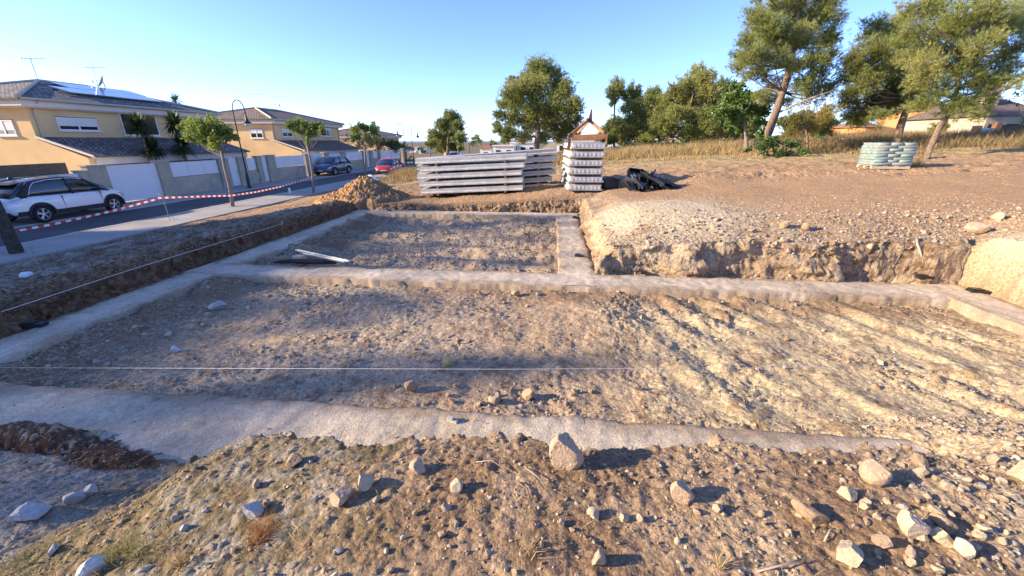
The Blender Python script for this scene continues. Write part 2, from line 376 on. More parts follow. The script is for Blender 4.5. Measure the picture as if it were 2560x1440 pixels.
    paved = np.zeros(sh)
    c1, h1 = cells(X*7, Y*7, 2, .30, .10, .40)        # 14 cm lattice
    c2, h2 = cells(X*15, Y*15, 3, .5, .15, .5)
    c3, h3 = cells(X*31, Y*31, 4, .65, .2, .55)
    m1 = rubble*sm(.25, .6, rubble+.4*n2); m2 = rubble*sm(.05, .5, rubble+.5*n3)
    s1 = c1/7*m1*(.7-.3*inside-.45*fg); s2 = c2/15*m2*(.85-.1*inside-.35*fg); s3 = c3/31*(.25+.75*rubble)
    near = inreg*1.0
    z = z+near*(np.maximum(np.maximum(s1*.85, s2*.9), s3*.9)+.020*fbm(X*15, Y*15, 4, 41, .65)*(1-.3*inside))
    col = np.empty(sh+(3,)); col[:] = CB['orange']
    g1 = np.clip(.5+.6*n1, 0, 1); g2 = np.clip(.5+.7*n2, 0, 1); g3 = np.clip(.5+.7*n3, 0, 1)
    col = mix(col, CB['tan'], g2*.7); col = mix(col, CB['brown'], sm(.5, 1, g3)*.45)
    col = mix(col, np.array([.47, .345, .215]), sm(.25, .75, n2)*.5*(Y > 13)); far = sm(20, 26, Y+2*n1+.12*np.abs(X-6)); gcol = mix(np.broadcast_to(CB['straw'], sh+(3,)), CB['olive'], sm(.5, .9, g2)*.6)
    col = mix(col, gcol, far*sm(-13.5, -12.5, X)); col = mix(col, CB['olive']*1.1, sm(-13.6, -14, X)*.8)
    # foreground
    f = fg[..., None]; fc = mix(np.broadcast_to(np.array([.24, .162, .10]), sh+(3,)), np.array([.375, .275, .18]), sm(.35, .75, g2)*.8)
    fc = mix(fc, CB['olive'], sm(-.3, -1.6, X+.4*n2)*.85*sm(.15, .6, g3+.15)); fc = mix(fc, CB['pale']*.92, sm(.8, 2.6, X+.5*n2)*.6*sm(.2, .7, g3))
    fc = mix(fc, CB['red'], sm(.62, .9, g1)*.35); fc = mix(fc, CB['grey']*1.15, sm(-.7, -.3, -np.abs(X+1.6)+.3*n2)*sm(.3, .8, g3)*.55)
    col = col*(1-f)+fc*f
    # pit floor
    pc = mix(np.broadcast_to(CB['tan']*1.05, sh+(3,)), np.array([.42, .345, .26]), sm(.2, -1.6, X+.8*n1)*.8)
    pc = mix(pc, np.array([.46, .36, .25]), sm(.4, .8, g2)*.8); pc = mix(pc, np.array([.42, .315, .215]), sm(.1, -.35, patch)*.6); pc = mix(pc, CB['marl']*1.05, sm(.2, 1.9, X+.6*n2)*bigp*.85*sm(.2, .5, g1+.15))
    pc = mix(pc, CB['brown']*1.1, sm(.50, .8, .5+.5*n3+.35*n2)*.75); pc = mix(pc, CB['brown']*.9, sm(-4.2, -5.6, X+.7*n2+.35*n1)*.8)
    pc = mix(pc, CB['pale'], sm(.1, .55, n2)*(1-bigp)*.6)
    pc = mix(pc, CB['brown']*1.15, sm(5.3, 6.2, Y+.5*n2)*bigp*sm(-3, 0, X)*.75)
    t = (inside*1.0)*(1-fg); col = mix(col, pc, t)
    # banks
    t = sm(-.05, .05, e)*sm(1.5, .3, e)*(Y > 2.6)
    face = mix(np.broadcast_to(CB['tan']*1.02, sh+(3,)), CB['brown']*1.1, sm(.4, .8, g3)*.8); face = mix(face, CB['pale'], sm(.55, .9, g2)*.6)
    stra = sm(-.2, .4, np.sin(z*30+3*n2)); face = mix(face, CB['dark']*1.7, stra*.3)
    col = mix(col, face, t*sm(-1.2, 0, X-.0*Y)*.85)
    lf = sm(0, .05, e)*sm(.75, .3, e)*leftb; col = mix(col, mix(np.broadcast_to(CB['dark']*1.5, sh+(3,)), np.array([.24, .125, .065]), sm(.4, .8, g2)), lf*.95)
    ff = sm(0, .05, e)*sm(.7, .2, e)*sm(12.9, 13.3, Y)*sm(1.2, .5, X); col = mix(col, mix(np.broadcast_to(CB['brown']*.95, sh+(3,)), CB['tan'], sm(.5, .8, g3)*.7), ff*.9)
    bt = sm(-7.0, -7.6, X)*sm(-14, -13.5, X)*sm(15, 13.5, Y)*(Y > 2)
    bc = mix(np.broadcast_to(np.array([.185, .118, .07]), sh+(3,)), np.array([.36, .30, .235]), sm(.4, .75, g2)*.7); bc = mix(bc, CB['dark'], sm(.6, .9, g3)*.6); bc = mix(bc, CB['white'], sm(.66, .85, g1*.6+g2*.5)*.5)
    col = mix(col, bc, bt*.95)
    col = mix(col, mix(np.broadcast_to(CB['marl']*1.1, sh+(3,)), CB['white'], g3*.5), rightw*sm(.0, .1, e)*sm(.9, .35, e)*.95)
    brn = sm(.05, .12, e)*sm(.5, .25, e)*backw*np.exp(-((X-6.3)/.8)**2); col = mix(col, CB['brown']*.8, brn)
    col = mix(col, mix(np.broadcast_to(np.array([.58, .475, .30]), sh+(3,)), CB['white']*1.1, g2*.4), np.clip(mound*1.9*sm(-.5, .25, n2+.25), 0, .92)*(e > .1))
    col = mix(col, mix(np.broadcast_to(CB['pale']*1.02, sh+(3,)), CB['tan'], g3*.6), rub*.85)
    col = mix(col, mix(np.broadcast_to(CB['grey']*1.12, sh+(3,)), CB['brown'], g3*.3), gl*sm(-2.6, -3.1, X+.3*n2)*.9)
    col = mix(col, CB['red']*.75, sm(.1, .25, lump))
    for c, h, mk, th in ((c3, h3, .2+.8*rubble, .3), (c2, h2, m2, .2), (c1, h1, m1, .1)):
        hv = _H[h]; sc = mix(np.broadcast_to(CB['pale']*1.05, sh+(3,)), CB['grey'], hv[..., 0]); sc = sc*(.75+.4*hv[..., 1])[..., None]
        col = mix(col, sc, sm(0, .12, c)*sm(th, th+.3, mk)*near*(.65-.25*fg))
    return z, col
_hit_t = np.geomspace(.9, 90, 1500)
def hit(px, py, lift=0):
    """where the sight line of a photo point meets the ground"""
    r = ray(px, py); P = r[None]*_hit_t[:, None]; z = terrain(P[:, 0], P[:, 1], False)
    k = np.argmax(P[:, 2] <= z); p = P[k].copy(); p[2] = z[k]+lift; return p, _hit_t[k]
def gz(x, y): return float(terrain(np.array([x]), np.array([y]), False)[0])
def grid(xs, ys, faces=False):
    X, Y = np.meshgrid(xs, ys); z, c = terrain(X, Y); nx, ny = len(xs), len(ys)
    if faces:                                       # broken, layered cut faces
        gy, gx = np.gradient(z, ys, xs); st = sm(.7, 1.8, np.hypot(gx, gy))*(z > ZS-.02); nh = np.maximum(np.hypot(gx, gy), 1e-6); S = X+Y
        q = .13*fbm(S*1.7, z*4.0, 4, 101, .55)+.035*np.round(2.2*fbm(S*3, z*7, 3, 105))/2.2+.02*fbm(S*14, z*16, 3, 109, .6)
        cc_, hh_ = cells(S*8, z*9, 7, .5, .2, .55); q = q+.07*cc_
        b0 = (X > 6.5)*sm(7.3, 7.0, Y); q = q*(1-.75*b0); q = q*st
        X = X-gx/nh*q; Y = Y-gy/nh*q
        v = .5+.75*fbm(S*3.3, z*8, 4, 120, .55); v2 = .5+.8*fbm(S*9, z*14, 3, 125, .6)
        fc = mix(c*1.0, np.broadcast_to(CB['dark']*1.6, c.shape), sm(.52, .8, v)*.75); fc = mix(fc, np.broadcast_to(CB['pale'], c.shape), sm(.55, .85, v2)*.6)
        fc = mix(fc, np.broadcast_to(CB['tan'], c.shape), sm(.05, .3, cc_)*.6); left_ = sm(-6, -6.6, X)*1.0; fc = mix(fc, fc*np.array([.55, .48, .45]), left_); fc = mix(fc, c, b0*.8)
        c = mix(c, fc, st*.9)
    i = (np.arange(ny-1)[:, None]*nx+np.arange(nx-1)[None]).ravel()
    return np.stack([X, Y, z], -1).reshape(-1, 3), np.stack([i, i+1, i+1+nx, i+nx], 1), c.reshape(-1, 3)
def ys_prog(a, b, d0, g): 
    o = [a]
    while o[-1] < b: o.append(o[-1]+max(d0, g*o[-1]))
    o[-1] = b; return np.array(o)
def axis(a, b, d, fine, df, g=0):
    o = [a]
    while o[-1] < b:
        x = o[-1]; s = max(d, g*x) if not g else max(.016, g*x)
        if any(lo-.02 <= x <= hi for lo, hi in fine): s = df
        o.append(x+s)
    o[-1] = b; return np.array(o)
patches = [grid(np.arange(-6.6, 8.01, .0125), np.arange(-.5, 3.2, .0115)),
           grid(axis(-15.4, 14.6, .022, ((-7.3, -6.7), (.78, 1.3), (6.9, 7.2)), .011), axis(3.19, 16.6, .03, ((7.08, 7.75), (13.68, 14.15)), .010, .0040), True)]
far_x = np.concatenate([np.arange(-15.4, 44.61, .15)]); patches.append(grid(np.arange(-15.4, 44.61, .075), np.arange(16.59, 30.05, .07))); patches.append(grid(far_x, np.arange(30.04, 46, .14)))
patches.append(grid(np.arange(14.6, 44.7, .15), np.arange(-.5, 16.7, .14)))
def merge(parts):
    V = []; Fq = []; C = []; n = 0
    for v, f, c in parts: V.append(v); Fq.append(f+n); C.append(c); n += len(v)
    return np.concatenate(V), np.concatenate(Fq), np.concatenate(C)
# coarse sheet out to the coast, sunk where the fine sheets lie
cx = np.unique(np.concatenate([np.linspace(-3000, -60, 30), np.linspace(-60, 60, 121), np.linspace(60, 3000, 40)]))
cyy = np.unique(np.concatenate([np.linspace(-300, -20, 12), np.linspace(-20, 120, 141), np.linspace(120, 2200, 70)]))
v, f, c = grid(cx, cyy)
ins = (v[:, 0] > -16) & (v[:, 0] < 44) & (v[:, 1] > -1) & (v[:, 1] < 45.5); v[ins, 2] -= 1.2
patches.append((v, f, c))
V, Fq, Cc = merge(patches)
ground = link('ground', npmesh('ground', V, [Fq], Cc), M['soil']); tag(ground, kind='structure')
del V, Fq, Cc, patches
# ---------------------------------------------------------------- sea, road, pavements
m = MB(); m.quad((-40000, 900, -46), (40000, 900, -46), (40000, 50000, -46), (-40000, 50000, -46)); tag(m.build('sea', M['sea']), kind='structure')
m = MB(); m.box(-19.3, -15.85, -30, 66, -3.2, -2.985); tag(m.build('road', M['asphalt']), kind='structure')
m = MB(); m.box(-60, 30, 66, 72, -3.6, -3.06); tag(m.build('road', M['asphalt']), kind='structure')
m = MB(); m.box(-19.28, -16.2, 72, 130, -3.9, -3.1); tag(m.build('road', M['asphalt']), kind='structure')
m = MB(); m.box(-21.6, -19.45, -30, 66, -3.2, -2.94); tag(m.build('pavement', M['paving']), kind='structure')
m = MB(); m.box(-19.45, -19.30, -30, 66, -3.2, -2.93); tag(m.build('kerb', M['kerb']), kind='structure')
m = MB(); m.box(-15.7, -13.7, -30, 42, -3.2, -2.895); tag(m.build('pavement', M['paving']), kind='structure')
m = MB(); m.box(-15.85, -15.70, -30, 42, -3.2, -2.885); tag(m.build('kerb', M['kerb']), kind='structure')
m = MB(); m.box(-40, -21.6, -40, 62, -3.2, -2.96); tag(m.build('garden_ground', M['wallst']), kind='structure')

# ---------------------------------------------------------------- foundation strips
SL = {'left': 'long foundation strip along the dark bank below the street', 'near': 'pale rough concrete strip nearest the camera, along the near bank',
      'mid': 'foundation strip crossing the whole dig, with the black bag and aluminium staff on it', 'cross': 'short foundation strip running away beside the rounded yellow bank',
      'far': 'farthest foundation strip, below the brown bank in front of the slab stacks', 'right': 'foundation strip at the foot of the pale cut wall on the right'}
for k, (key, b) in enumerate(STRIPS.items()):
    along_x = (b[1]-b[0]) > (b[3]-b[2]); s = .035
    L0, L1 = (b[0], b[1]) if along_x else (b[2], b[3]); W0, W1 = (b[2], b[3]) if along_x else (b[0], b[1])
    u = np.arange(L0, L1+s, s); w = np.linspace(0, 1, 24)
    e0 = W0-.03++.05*fbm(u*1.6, u*0+k*7, 3, 50+k)+.018*fbm(u*7, u*0+k*3, 2, 60+k); e1 = W1+.0++.06*fbm(u*1.5, u*0+k*5+3, 3, 70+k)+.022*fbm(u*6, u*0+k, 3, 80+k, .6)
    U = np.repeat(u[:, None], 24, 1); Wd = e0[:, None]+(e1-e0)[:, None]*w[None]
    X, Y = (U, Wd) if along_x else (Wd, U)
    Z = ZS+.0035*k+.010*fbm(X*2.1, Y*2.1, 3, 90)+.013*fbm(X*7, Y*7, 4, 95, .62)-.015*((2*w[None]-1)**8)
    if key == 'near': Z = Z-.012*np.exp(-(((X+.62+.1*Y)/.03)**2))-.012*np.exp(-(((X+.38+.1*Y)/.03)**2))+.004*np.sin(X*70+8*fbm(X*2, Y*2, 2, 5))*sm(-1.6, -.4, X)*sm(1.6, .4, X)
    if key in ('mid', 'cross'): Z = Z+.012*np.maximum(0, np.sin((X*1.6+Y*1.0+.5*fbm(X*2, Y*2, 2, 6))*5.2))**6*-.45
    top = np.stack([X, Y, Z], -1); nu = len(u)
    lo0 = top[:, 0].copy(); lo0[:, 2] = ZS-.34; lo1 = top[:, -1].copy(); lo1[:, 2] = ZS-.34
    if along_x: lo1[:, 1] += .03
    P = np.concatenate([lo0[:, None], top, lo1[:, None]], 1); n = P.shape[1]
    i = (np.arange(nu-1)[:, None]*n+np.arange(n-1)[None]).ravel()
    ed = np.minimum(w, 1-w)[None]*(W1-W0)+.0*U; dn = fbm(X*3, Y*3, 4, 130+k, .6); d2 = fbm(X*.9, Y*.9, 3, 135+k)
    cc_ = np.broadcast_to(np.array([.57, .485, .375]), X.shape+(3,))*(1+.14*d2+.05*dn)[..., None]
    cc_ = mix(cc_, np.array([.36, .27, .185]), sm(.15, .0, ed-.16*dn-.03)*.85); cc_ = mix(cc_, np.array([.66, .58, .47]), sm(.25, .6, d2+.4*dn)*.5); cc_ = mix(cc_, np.array([.40, .33, .26]), sm(.35, .7, dn)*.45)
    ck = np.abs(fbm(X*1.4, Y*1.4, 3, 160+k)); cc_ = mix(cc_, cc_*.62, sm(.02, .005, ck)*sm(0, .3, fbm(X*.7, Y*.7, 2, 170)))
    cc_ = np.concatenate([cc_[:, :1]*.8, cc_, cc_[:, -1:]*.8], 1)
    o = link('foundation_strip', npmesh('foundation_strip', P.reshape(-1, 3), [np.stack([i, i+n, i+n+1, i+1], 1)], cc_.reshape(-1, 3)), M['concrete'])
    tag(o, SL[key], 'foundation', 'concrete foundation strips of the dig')

# ---------------------------------------------------------------- houses
def window(wall, face, a0, a1, z0, z1, pos, blind=.55, panes=2, sill=True):
    """face '+x' or '-y'; a along the wall; pos = plane of the wall"""
    def bx(mb, u0, u1, za, zb, d0, d1):
        if face == '+x': mb.box(pos+d0, pos+d1, u0, u1, za, zb)
        else: mb.box(u0, u1, pos-d1, pos-d0, za, zb)
    f = .055
    m = MB()
    for (u0, u1, za, zb) in ((a0, a1, z1-f, z1), (a0, a1, z0, z0+f), (a0, a0+f, z0+f, z1-f), (a1-f, a1, z0+f, z1-f)): bx(m, u0, u1, za, zb, .002, .05)
    for k in range(1, panes):
        c = a0+(a1-a0)*k/panes; bx(m, c-.04, c+.04, z0+f, z1-f, .002, .052)
    w = m.build('window', M['white'], wall)
    m = MB(); bx(m, a0+f, a1-f, z0+f, z1-f, .003, .015); m.build('pane', M['glass'], w)
    if blind:
        m = MB(); bx(m, a0+f, a1-f, z1-f-(z1-z0-2*f)*blind, z1-f, .017, .035); m.build('shutter', M['shutter'], w)
    if sill:
        m = MB(); bx(m, a0-.08, a1+.08, z0-.07, z0-.001, .0, .10); m.build('sill', M['white'], w)
    m = MB(); bx(m, a0-.03, a1+.03, z1+.001, z1+.03, .0, .012); m.build('lintel_shade', M['dark'], w)  # dark strip over the window, drawn as the shadow at its head
def hip(mb, x0, x1, y0, y1, z0, z1, th=.10):
    w = (x1-x0)/2; cx = (x0+x1)/2
    V = [(x0, y0, z0), (x1, y0, z0), (x1, y1, z0), (x0, y1, z0), (cx, y0+w, z1), (cx, y1-w, z1)]
    V += [(x, y, z-th) for x, y, z in V[:4]]
    mb.add(V, [(0, 1, 4), (1, 2, 5, 4), (2, 3, 5), (3, 0, 4, 5), (0, 6, 7, 1), (1, 7, 8, 2), (2, 8, 9, 3), (3, 9, 6, 0), (6, 9, 8, 7)])
XF = -26.0
def house(name, label, y0, y1, ze, zr, zl=None, ly1=None, tile='tilegrey'):
    t = thing(name, label, 'house', (XF, y0, -2.96)); d = 8.9
    def loc(o): o.parent = t; o.matrix_parent_inverse = Matrix.Translation((-XF, -y0, 2.96)); return o
    m = MB(); m.box(XF-d, XF, y0, y1, -3.0, ze-.30); loc(m.build('wall', M['render']))
    m = MB(); m.box(XF-d-.42, XF+.42, y0-.42, y1+.42, ze-.30, ze-.02); m.box(XF-d-.3, XF+.3, y0-.3, y1+.3, ze-.36, ze-.301); loc(m.build('eaves_band', M['fascia']))
    m = MB(); hip(m, XF-d-.55, XF+.55, y0-.55, y1+.55, ze+.07, zr); loc(m.build('roof', M[tile]))
    m = MB(); c = XF-d/2; w = d/2+.55
    A = (c, y0-.55+w, zr+.03); B = (c, y1+.55-w, zr+.03)
    for q in ([(XF+.55, y0-.55, ze+.1), A], [(XF-d-.55, y0-.55, ze+.1), A], [A, B], [(XF+.55, y1+.55, ze+.1), B]): m.tube(q, .085, 6)
    loc(m.build('ridge_tiles', M['cap']))
    for yy in (y0+.25, y1-.25): m = MB(); m.tube([(XF+.5, yy, ze-.05), (XF+.06, yy, ze-.55), (XF+.06, yy, -2.9)], .045, 7); loc(m.build('downpipe', M['cap']))
    m = MB(); m.tube([(XF+.60, y0-.5, ze+.03), (XF+.60, y1+.5, ze+.03)], .06, 7); loc(m.build('gutter', M['cap']))
    if zl is not None:
        xe = XF+2.5; sl = (.80)/2.5
        m = MB(); m.prism([(XF, zl+.80), (xe+.35, zl-.11), (xe+.35, zl-.19), (XF, zl+.70)], y0+.02, ly1+.2, 'y'); loc(m.build('porch_roof', M[tile]))
        m = MB(); m.prism([(XF+.002, zl+.69), (xe, zl-.20), (xe, -3), (XF+.002, -3)], y0, y0+.25, 'y'); loc(m.build('porch_gable', M['render']))
        m = MB(); m.prism([(XF, zl+.86), (xe+.38, zl-.06), (xe+.38, zl-.17), (XF, zl+.75)], y0-.06, y0+.018, 'y'); loc(m.build('verge_board', M['fascia']))
        m = MB(); m.box(xe-.12, xe+.12, y0+.26, ly1+.1, zl-.55, zl-.16); loc(m.build('porch_beam', M['fascia']))
        m = MB(); m.box(xe-1.1, xe-.9, y0+.26, ly1, -3, zl-.1); loc(m.build('porch_wall', M['orange']))
    return t
def reparent(objs, t, inv):
    for o in objs: o.parent = t; o.matrix_parent_inverse = inv
def house_windows(t, y0, specs):
    inv = Matrix.Translation((-XF, -y0, 2.96))
    for s in specs:
        dummy = bpy.data.objects.new('tmp', None); COL.objects.link(dummy)
        window(dummy, *s)
        for o in list(dummy.children): o.parent = t; o.matrix_parent_inverse = inv
        bpy.data.objects.remove(dummy)
def fx(px, py, X=XF): p = atX(px, py, X); return p[1], p[2]
h1 = house('house', 'two-storey ochre house with solar panels and a large dish on its hipped roof', 19.2, 30.6, 1.9, 3.33, -.62, 30.2)
def rect(pa, pb, X=XF): a = fx(*pa, X); b = fx(*pb, X); return a[0], b[0], min(a[1], b[1]), max(a[1], b[1])
r1 = rect((149, 328), (238, 297)); r2 = rect((312, 338), (385, 288))
ya = atY(-6, 338, 19.2); yb = atY(30, 300, 19.2)
house_windows(h1, 19.2, [('+x', r1[0], r1[1], r1[2]+.05, r1[3], XF, .7, 2), ('+x', r2[0], r2[1], r2[2], r2[3], XF, .0, 2),
                         ('-y', ya[0], yb[0], ya[2], yb[2], 19.2, .7, 2), ('-y', -32.6, -31.2, ya[2], yb[2], 19.2, .7, 2)])
h2 = house('house', 'farther ochre hip-roofed house behind the blue car, with a small dish on its ridge', 37.6, 50.0, 1.82, 3.15, -.75, 49.0, 'tile')
r1 = rect((803, 340), (826, 320)); r2 = rect((706, 342), (728, 322))
yc = atY(629, 345, 37.6); yd = atY(655, 322, 37.6)
house_windows(h2, 37.6, [('+x', r1[0], r1[1], r1[2], r1[3], XF, .3, 2), ('+x', r2[0], r2[1], r2[2], r2[3], XF, .5, 2), ('-y', yc[0], yd[0], yc[2], yd[2], 37.6, .5, 2)])
h3 = house('house', 'ochre house farthest down the street, half hidden by a street tree', 60.0, 70.0, .75, 1.9, -1.1, 69.0, 'tile')
h0 = house('house', 'tall unseen ochre block added beyond the left edge to shade the road', -2.3, 7.6, 5.3, 6.8, None, None)  # out of view, height set for the shade it casts on road and pit
h00 = house('house', 'second unseen ochre block added farther back beyond the left edge for shade', -16.0, -3.4, 5.4, 6.9, None, None)  # out of view, added to carry on the shade from the left
# roof gear
def slope_z(x, y0, ze=1.97, zr=3.33): return ze+(zr-ze)*(XF+.55-x)/5.0
t = thing('solar_array', 'grey-blue solar panels laid on the roof slope of the nearest house', 'solar panel', (-28, 25, slope_z(-28, 0)))
inv = Matrix.Translation((28, -25, -slope_z(-28, 0)))
for (xa, xb, ya_, yb_) in ((-29.75, -28.45, 23.6, 28.3), (-28.35, -27.05, 22.4, 28.0)):
    n = 4
    for k in range(n):
        u0 = ya_+(yb_-ya_)*k/n+.015; u1 = ya_+(yb_-ya_)*(k+1)/n-.015
        m = MB(); lift = .16
        V = [(xa, u0, slope_z(xa, 0)+lift), (xb, u0, slope_z(xb, 0)+lift), (xb, u1, slope_z(xb, 0)+lift), (xa, u1, slope_z(xa, 0)+lift)]
        V += [(x, y, z-.045) for x, y, z in V]
        m.add(V, [(0, 1, 2, 3), (7, 6, 5, 4), (0, 4, 5, 1), (1, 5, 6, 2), (2, 6, 7, 3), (3, 7, 4, 0)])
        o = m.build('panel', M['solar'], t); o.matrix_parent_inverse = inv
    m = MB()
    for xx in (xa+.2, xb-.2): m.tube([(xx, ya_-.6, slope_z(xx, 0)+.06), (xx, yb_+.1, slope_z(xx, 0)+.06)], .03, 5)
    o = m.build('mounting_rail', M['alu'], t); o.matrix_parent_inverse = inv
def antenna(label, px, py_base, px_top, py_top, Y, big=1.0):
    b = atY(px, py_base, Y); q = atY(px_top, py_top, Y)
    t = thing('aerial', label, 'aerial', tuple(b)); h = q[2]-b[2]; dx = q[0]-b[0]
    m = MB(); m.tube([(0, 0, -.15), (dx*.5, 0, h*.5), (dx, 0, h)], .022, 6); m.build('mast', M['steel'], t)
    m = MB(); z = h-.04
    m.tube([(dx-.35*big, -.2, z), (dx+.55*big, .3, z+.04)], .012, 5)
    for k in range(9):
        f = k/8; x = dx-.35*big+.9*big*f; y = -.2+.5*f; l = .32*big*(1-.5*f)
        m.tube([(x+l*.35, y-l*.6, z+.02), (x-l*.35, y+l*.6, z+.02)], .007, 4)
    m.tube([(dx-.38*big, -.25, z-.22), (dx-.30*big, -.2, z+.25)], .01, 4); m.tube([(dx-.45*big, -.1, z-.2), (dx-.36*big, -.05, z+.22)], .01, 4)
    m.build('antenna_head', M['steel'], t)
def dish(label, px, py, Y, r, post=.5):
    c = atY(px, py, Y); t = thing('satellite_dish', label, 'satellite dish', tuple(c))
    A = Matrix.Rotation(R(-40), 4, 'Z') @ Matrix.Rotation(R(62), 4, 'X')
    m = MB(); k = 8; prof = [(r*i/k+.001, .28*r*(i/k)**2) for i in range(k+1)]; prof += [(p[0], p[1]-.02) for p in prof[::-1]]
    m.lathe(prof, 28, A); m.build('reflector', M['steel'], t, True)
    m = MB(); a = A @ Vector((0, -r*.95, .25*r)); b = A @ Vector((0, -r*.55, r*1.05)); m.tube([a, b], .018, 6); m.box(b.x-.05, b.x+.05, b.y-.05, b.y+.05, b.z-.05, b.z+.05); m.build('feed_arm', M['steel'], t)
    m = MB(); m.tube([A @ Vector((0, 0, -.03)), (-.05, .12, -.1), (-.05, .12, -post)], .03, 6); m.build('bracket', M['steel'], t)
antenna('leaning TV aerial at the hip apex of the nearest roof', 97, 206, 75, 145, 24.0, 1.2)
antenna('TV aerial beside the large dish on the nearest roof', 245, 218, 231, 168, 27.0, 1.1)
dish('large round grey satellite dish on the nearest roof', 256, 205, 27.2, .42)
antenna('TV aerial on the apex of the farther roof', 645, 268, 640, 235, 42.5, 1.3)
antenna('TV aerial above the small dish on the farther roof', 697, 262, 694, 241, 45.5, 1.3)
dish('small satellite dish on the farther roof ridge', 698, 261, 45.5, .34)

# ---------------------------------------------------------------- street fence
XW = -21.4
def fy(px, py=420): return atX(px, py, XW)[1]
WB = -2.95
def pillar(px0, px1, label, dz=0, x0=XW-.25, x1=XW+.08):
    y0, y1 = fy(px0), fy(px1); t = thing('gate_pillar', label, 'pillar', (XW, (y0+y1)/2, WB), 0, 'rendered pillars of the street fence'); h = 1.84+dz; w = (y1-y0)/2
    w = min(max(w, .18), .45)
    MB().box(x0-XW, x1-XW, -w, w, -.1, h).build('shaft', M['wallst'], t); MB().box(x0-XW-.04, x1-XW+.04, -w-.04, w+.04, h+.001, h+.06).build('coping', M['cap'], t)
def gate(px0, px1, label, ztop=1.78, sliding=False):
    y0, y1 = fy(px0)+.02, fy(px1)-.02; t = thing('gate', label, 'gate', (XW, y0, WB), 0, 'white metal gates along the street'); L = y1-y0
    MB().box(-.09, -.05, 0, L, .06, ztop).build('leaf', M['panel'], t)
    m = MB(); m.box(-.095, -.035, 0, L, ztop+.001, ztop+.05); m.box(-.05+.001, -.03, 0, L, ztop-.24, ztop-.215); m.build('top_rail', M['panel'], t)
    if sliding: MB().box(-.12, .02, -.1, L+.1, -.02, .03).build('ground_rail', M['kerb'], t)
    else:
        MB().box(-.048, .0, L*.82, L*.9, .9, .98).build('handle', M['steel'], t)
def panel_wall(px0, px1, label, n=3, meter=True, low=.98, ztop=1.80, full=False):
    y0, y1 = fy(px0)+.01, fy(px1)-.01; t = thing('boundary_wall', label, 'fence', (XW, y0, WB), 0, 'low walls topped with white panels'); L = y1-y0
    MB().box(-.2, 0, 0, L, -.1, low).build('base_wall', M['wallst'], t)
    for k in range(n):
        a = L*k/n+.012; b = L*(k+1)/n-.012
        m = MB(); m.box(-.07, -.03, a, b, low+.03, ztop); m.box(-.029, -.015, a, b, ztop-.05, ztop); m.box(-.029, -.015, a, b, low+.03, low+.08); m.build('panel', M['panel'], t)
    if meter: MB().box(.001, .03, L*.76, L*.76+.45, .35, .75).build('meter_box', M['cap'], t)
# nearest property
y0 = fy(195)
t = thing('boundary_wall', 'white boundary wall topped with brown screen behind the white car', 'fence', (XW, y0, WB))
MB().box(-.2, 0, -16, 0, -.1, 1.52).build('base_wall', M['white'], t); MB().box(-.22, .02, -16, 0, 1.521, 1.56).build('coping', M['panel'], t)
MB().box(-.75, -.55, -16, 0, .0, 2.02).build('screen', M['reed'], t)
pillar(190, 212, 'short pillar at the left side of the wide beige gate post', -.22); pillar(213, 262, 'widest beige gate pillar, left of the large white sliding gate')
gate(255, 398, 'largest plain white sliding gate, beyond the bonnet of the white car', 1.76, True)
pillar(392, 424, 'pillar on the right side of the large white sliding gate', .04)
panel_wall(426, 546, 'long beige wall with three white panels behind the nearest street tree')
pillar(548, 572, 'pillar left of the white pedestrian gate by the nearest street lamp', -.02)
gate(573, 596, 'white pedestrian gate just left of the nearest lamp post', 1.85)
pillar(596, 618, 'pillar right behind the nearest lamp post', .03)
panel_wall(619, 642, 'short wall with a single white panel above meter boxes', 1, True)
pillar(644, 656, 'pillar between the meter boxes and the second pedestrian gate', .02)
gate(656, 670, 'second white pedestrian gate, just right of the nearest lamp post', 1.85)
pillar(671, 690, 'pillar with a black ball lamp right of the second pedestrian gate', .05)
panel_wall(691, 764, 'wall with three white panels left of the blue car')
pillar(766, 777, 'pillar behind the second street tree'); gate(778, 811, 'white sliding gate behind the blue car', 1.76, True)
pillar(812, 826, 'pillar rising behind the roof of the blue car', .05); gate(827, 857, 'white gate right of the roof of the blue car', 1.7, True)
pillar(858, 868, 'pillar at the tail of the blue car', .06); panel_wall(869, 910, 'wall with white panels right of the blue car', 3, False)
pillar(911, 918, 'pillar just right of the third street tree'); gate(919, 927, 'narrow white gate right of the third street tree')
pillar(928, 935, 'pillar in the middle of the farthest fence run'); panel_wall(936, 948, 'short white-panelled wall behind the red car', 1, True)
pillar(949, 954, 'pillar behind the bonnet of the red car'); panel_wall(955, 1004, 'tall white-panelled wall behind the red car, overhung by shrubs', 3, False, .7)
pillar(1006, 1018, 'last pillar at the far end of the street fence', .04)

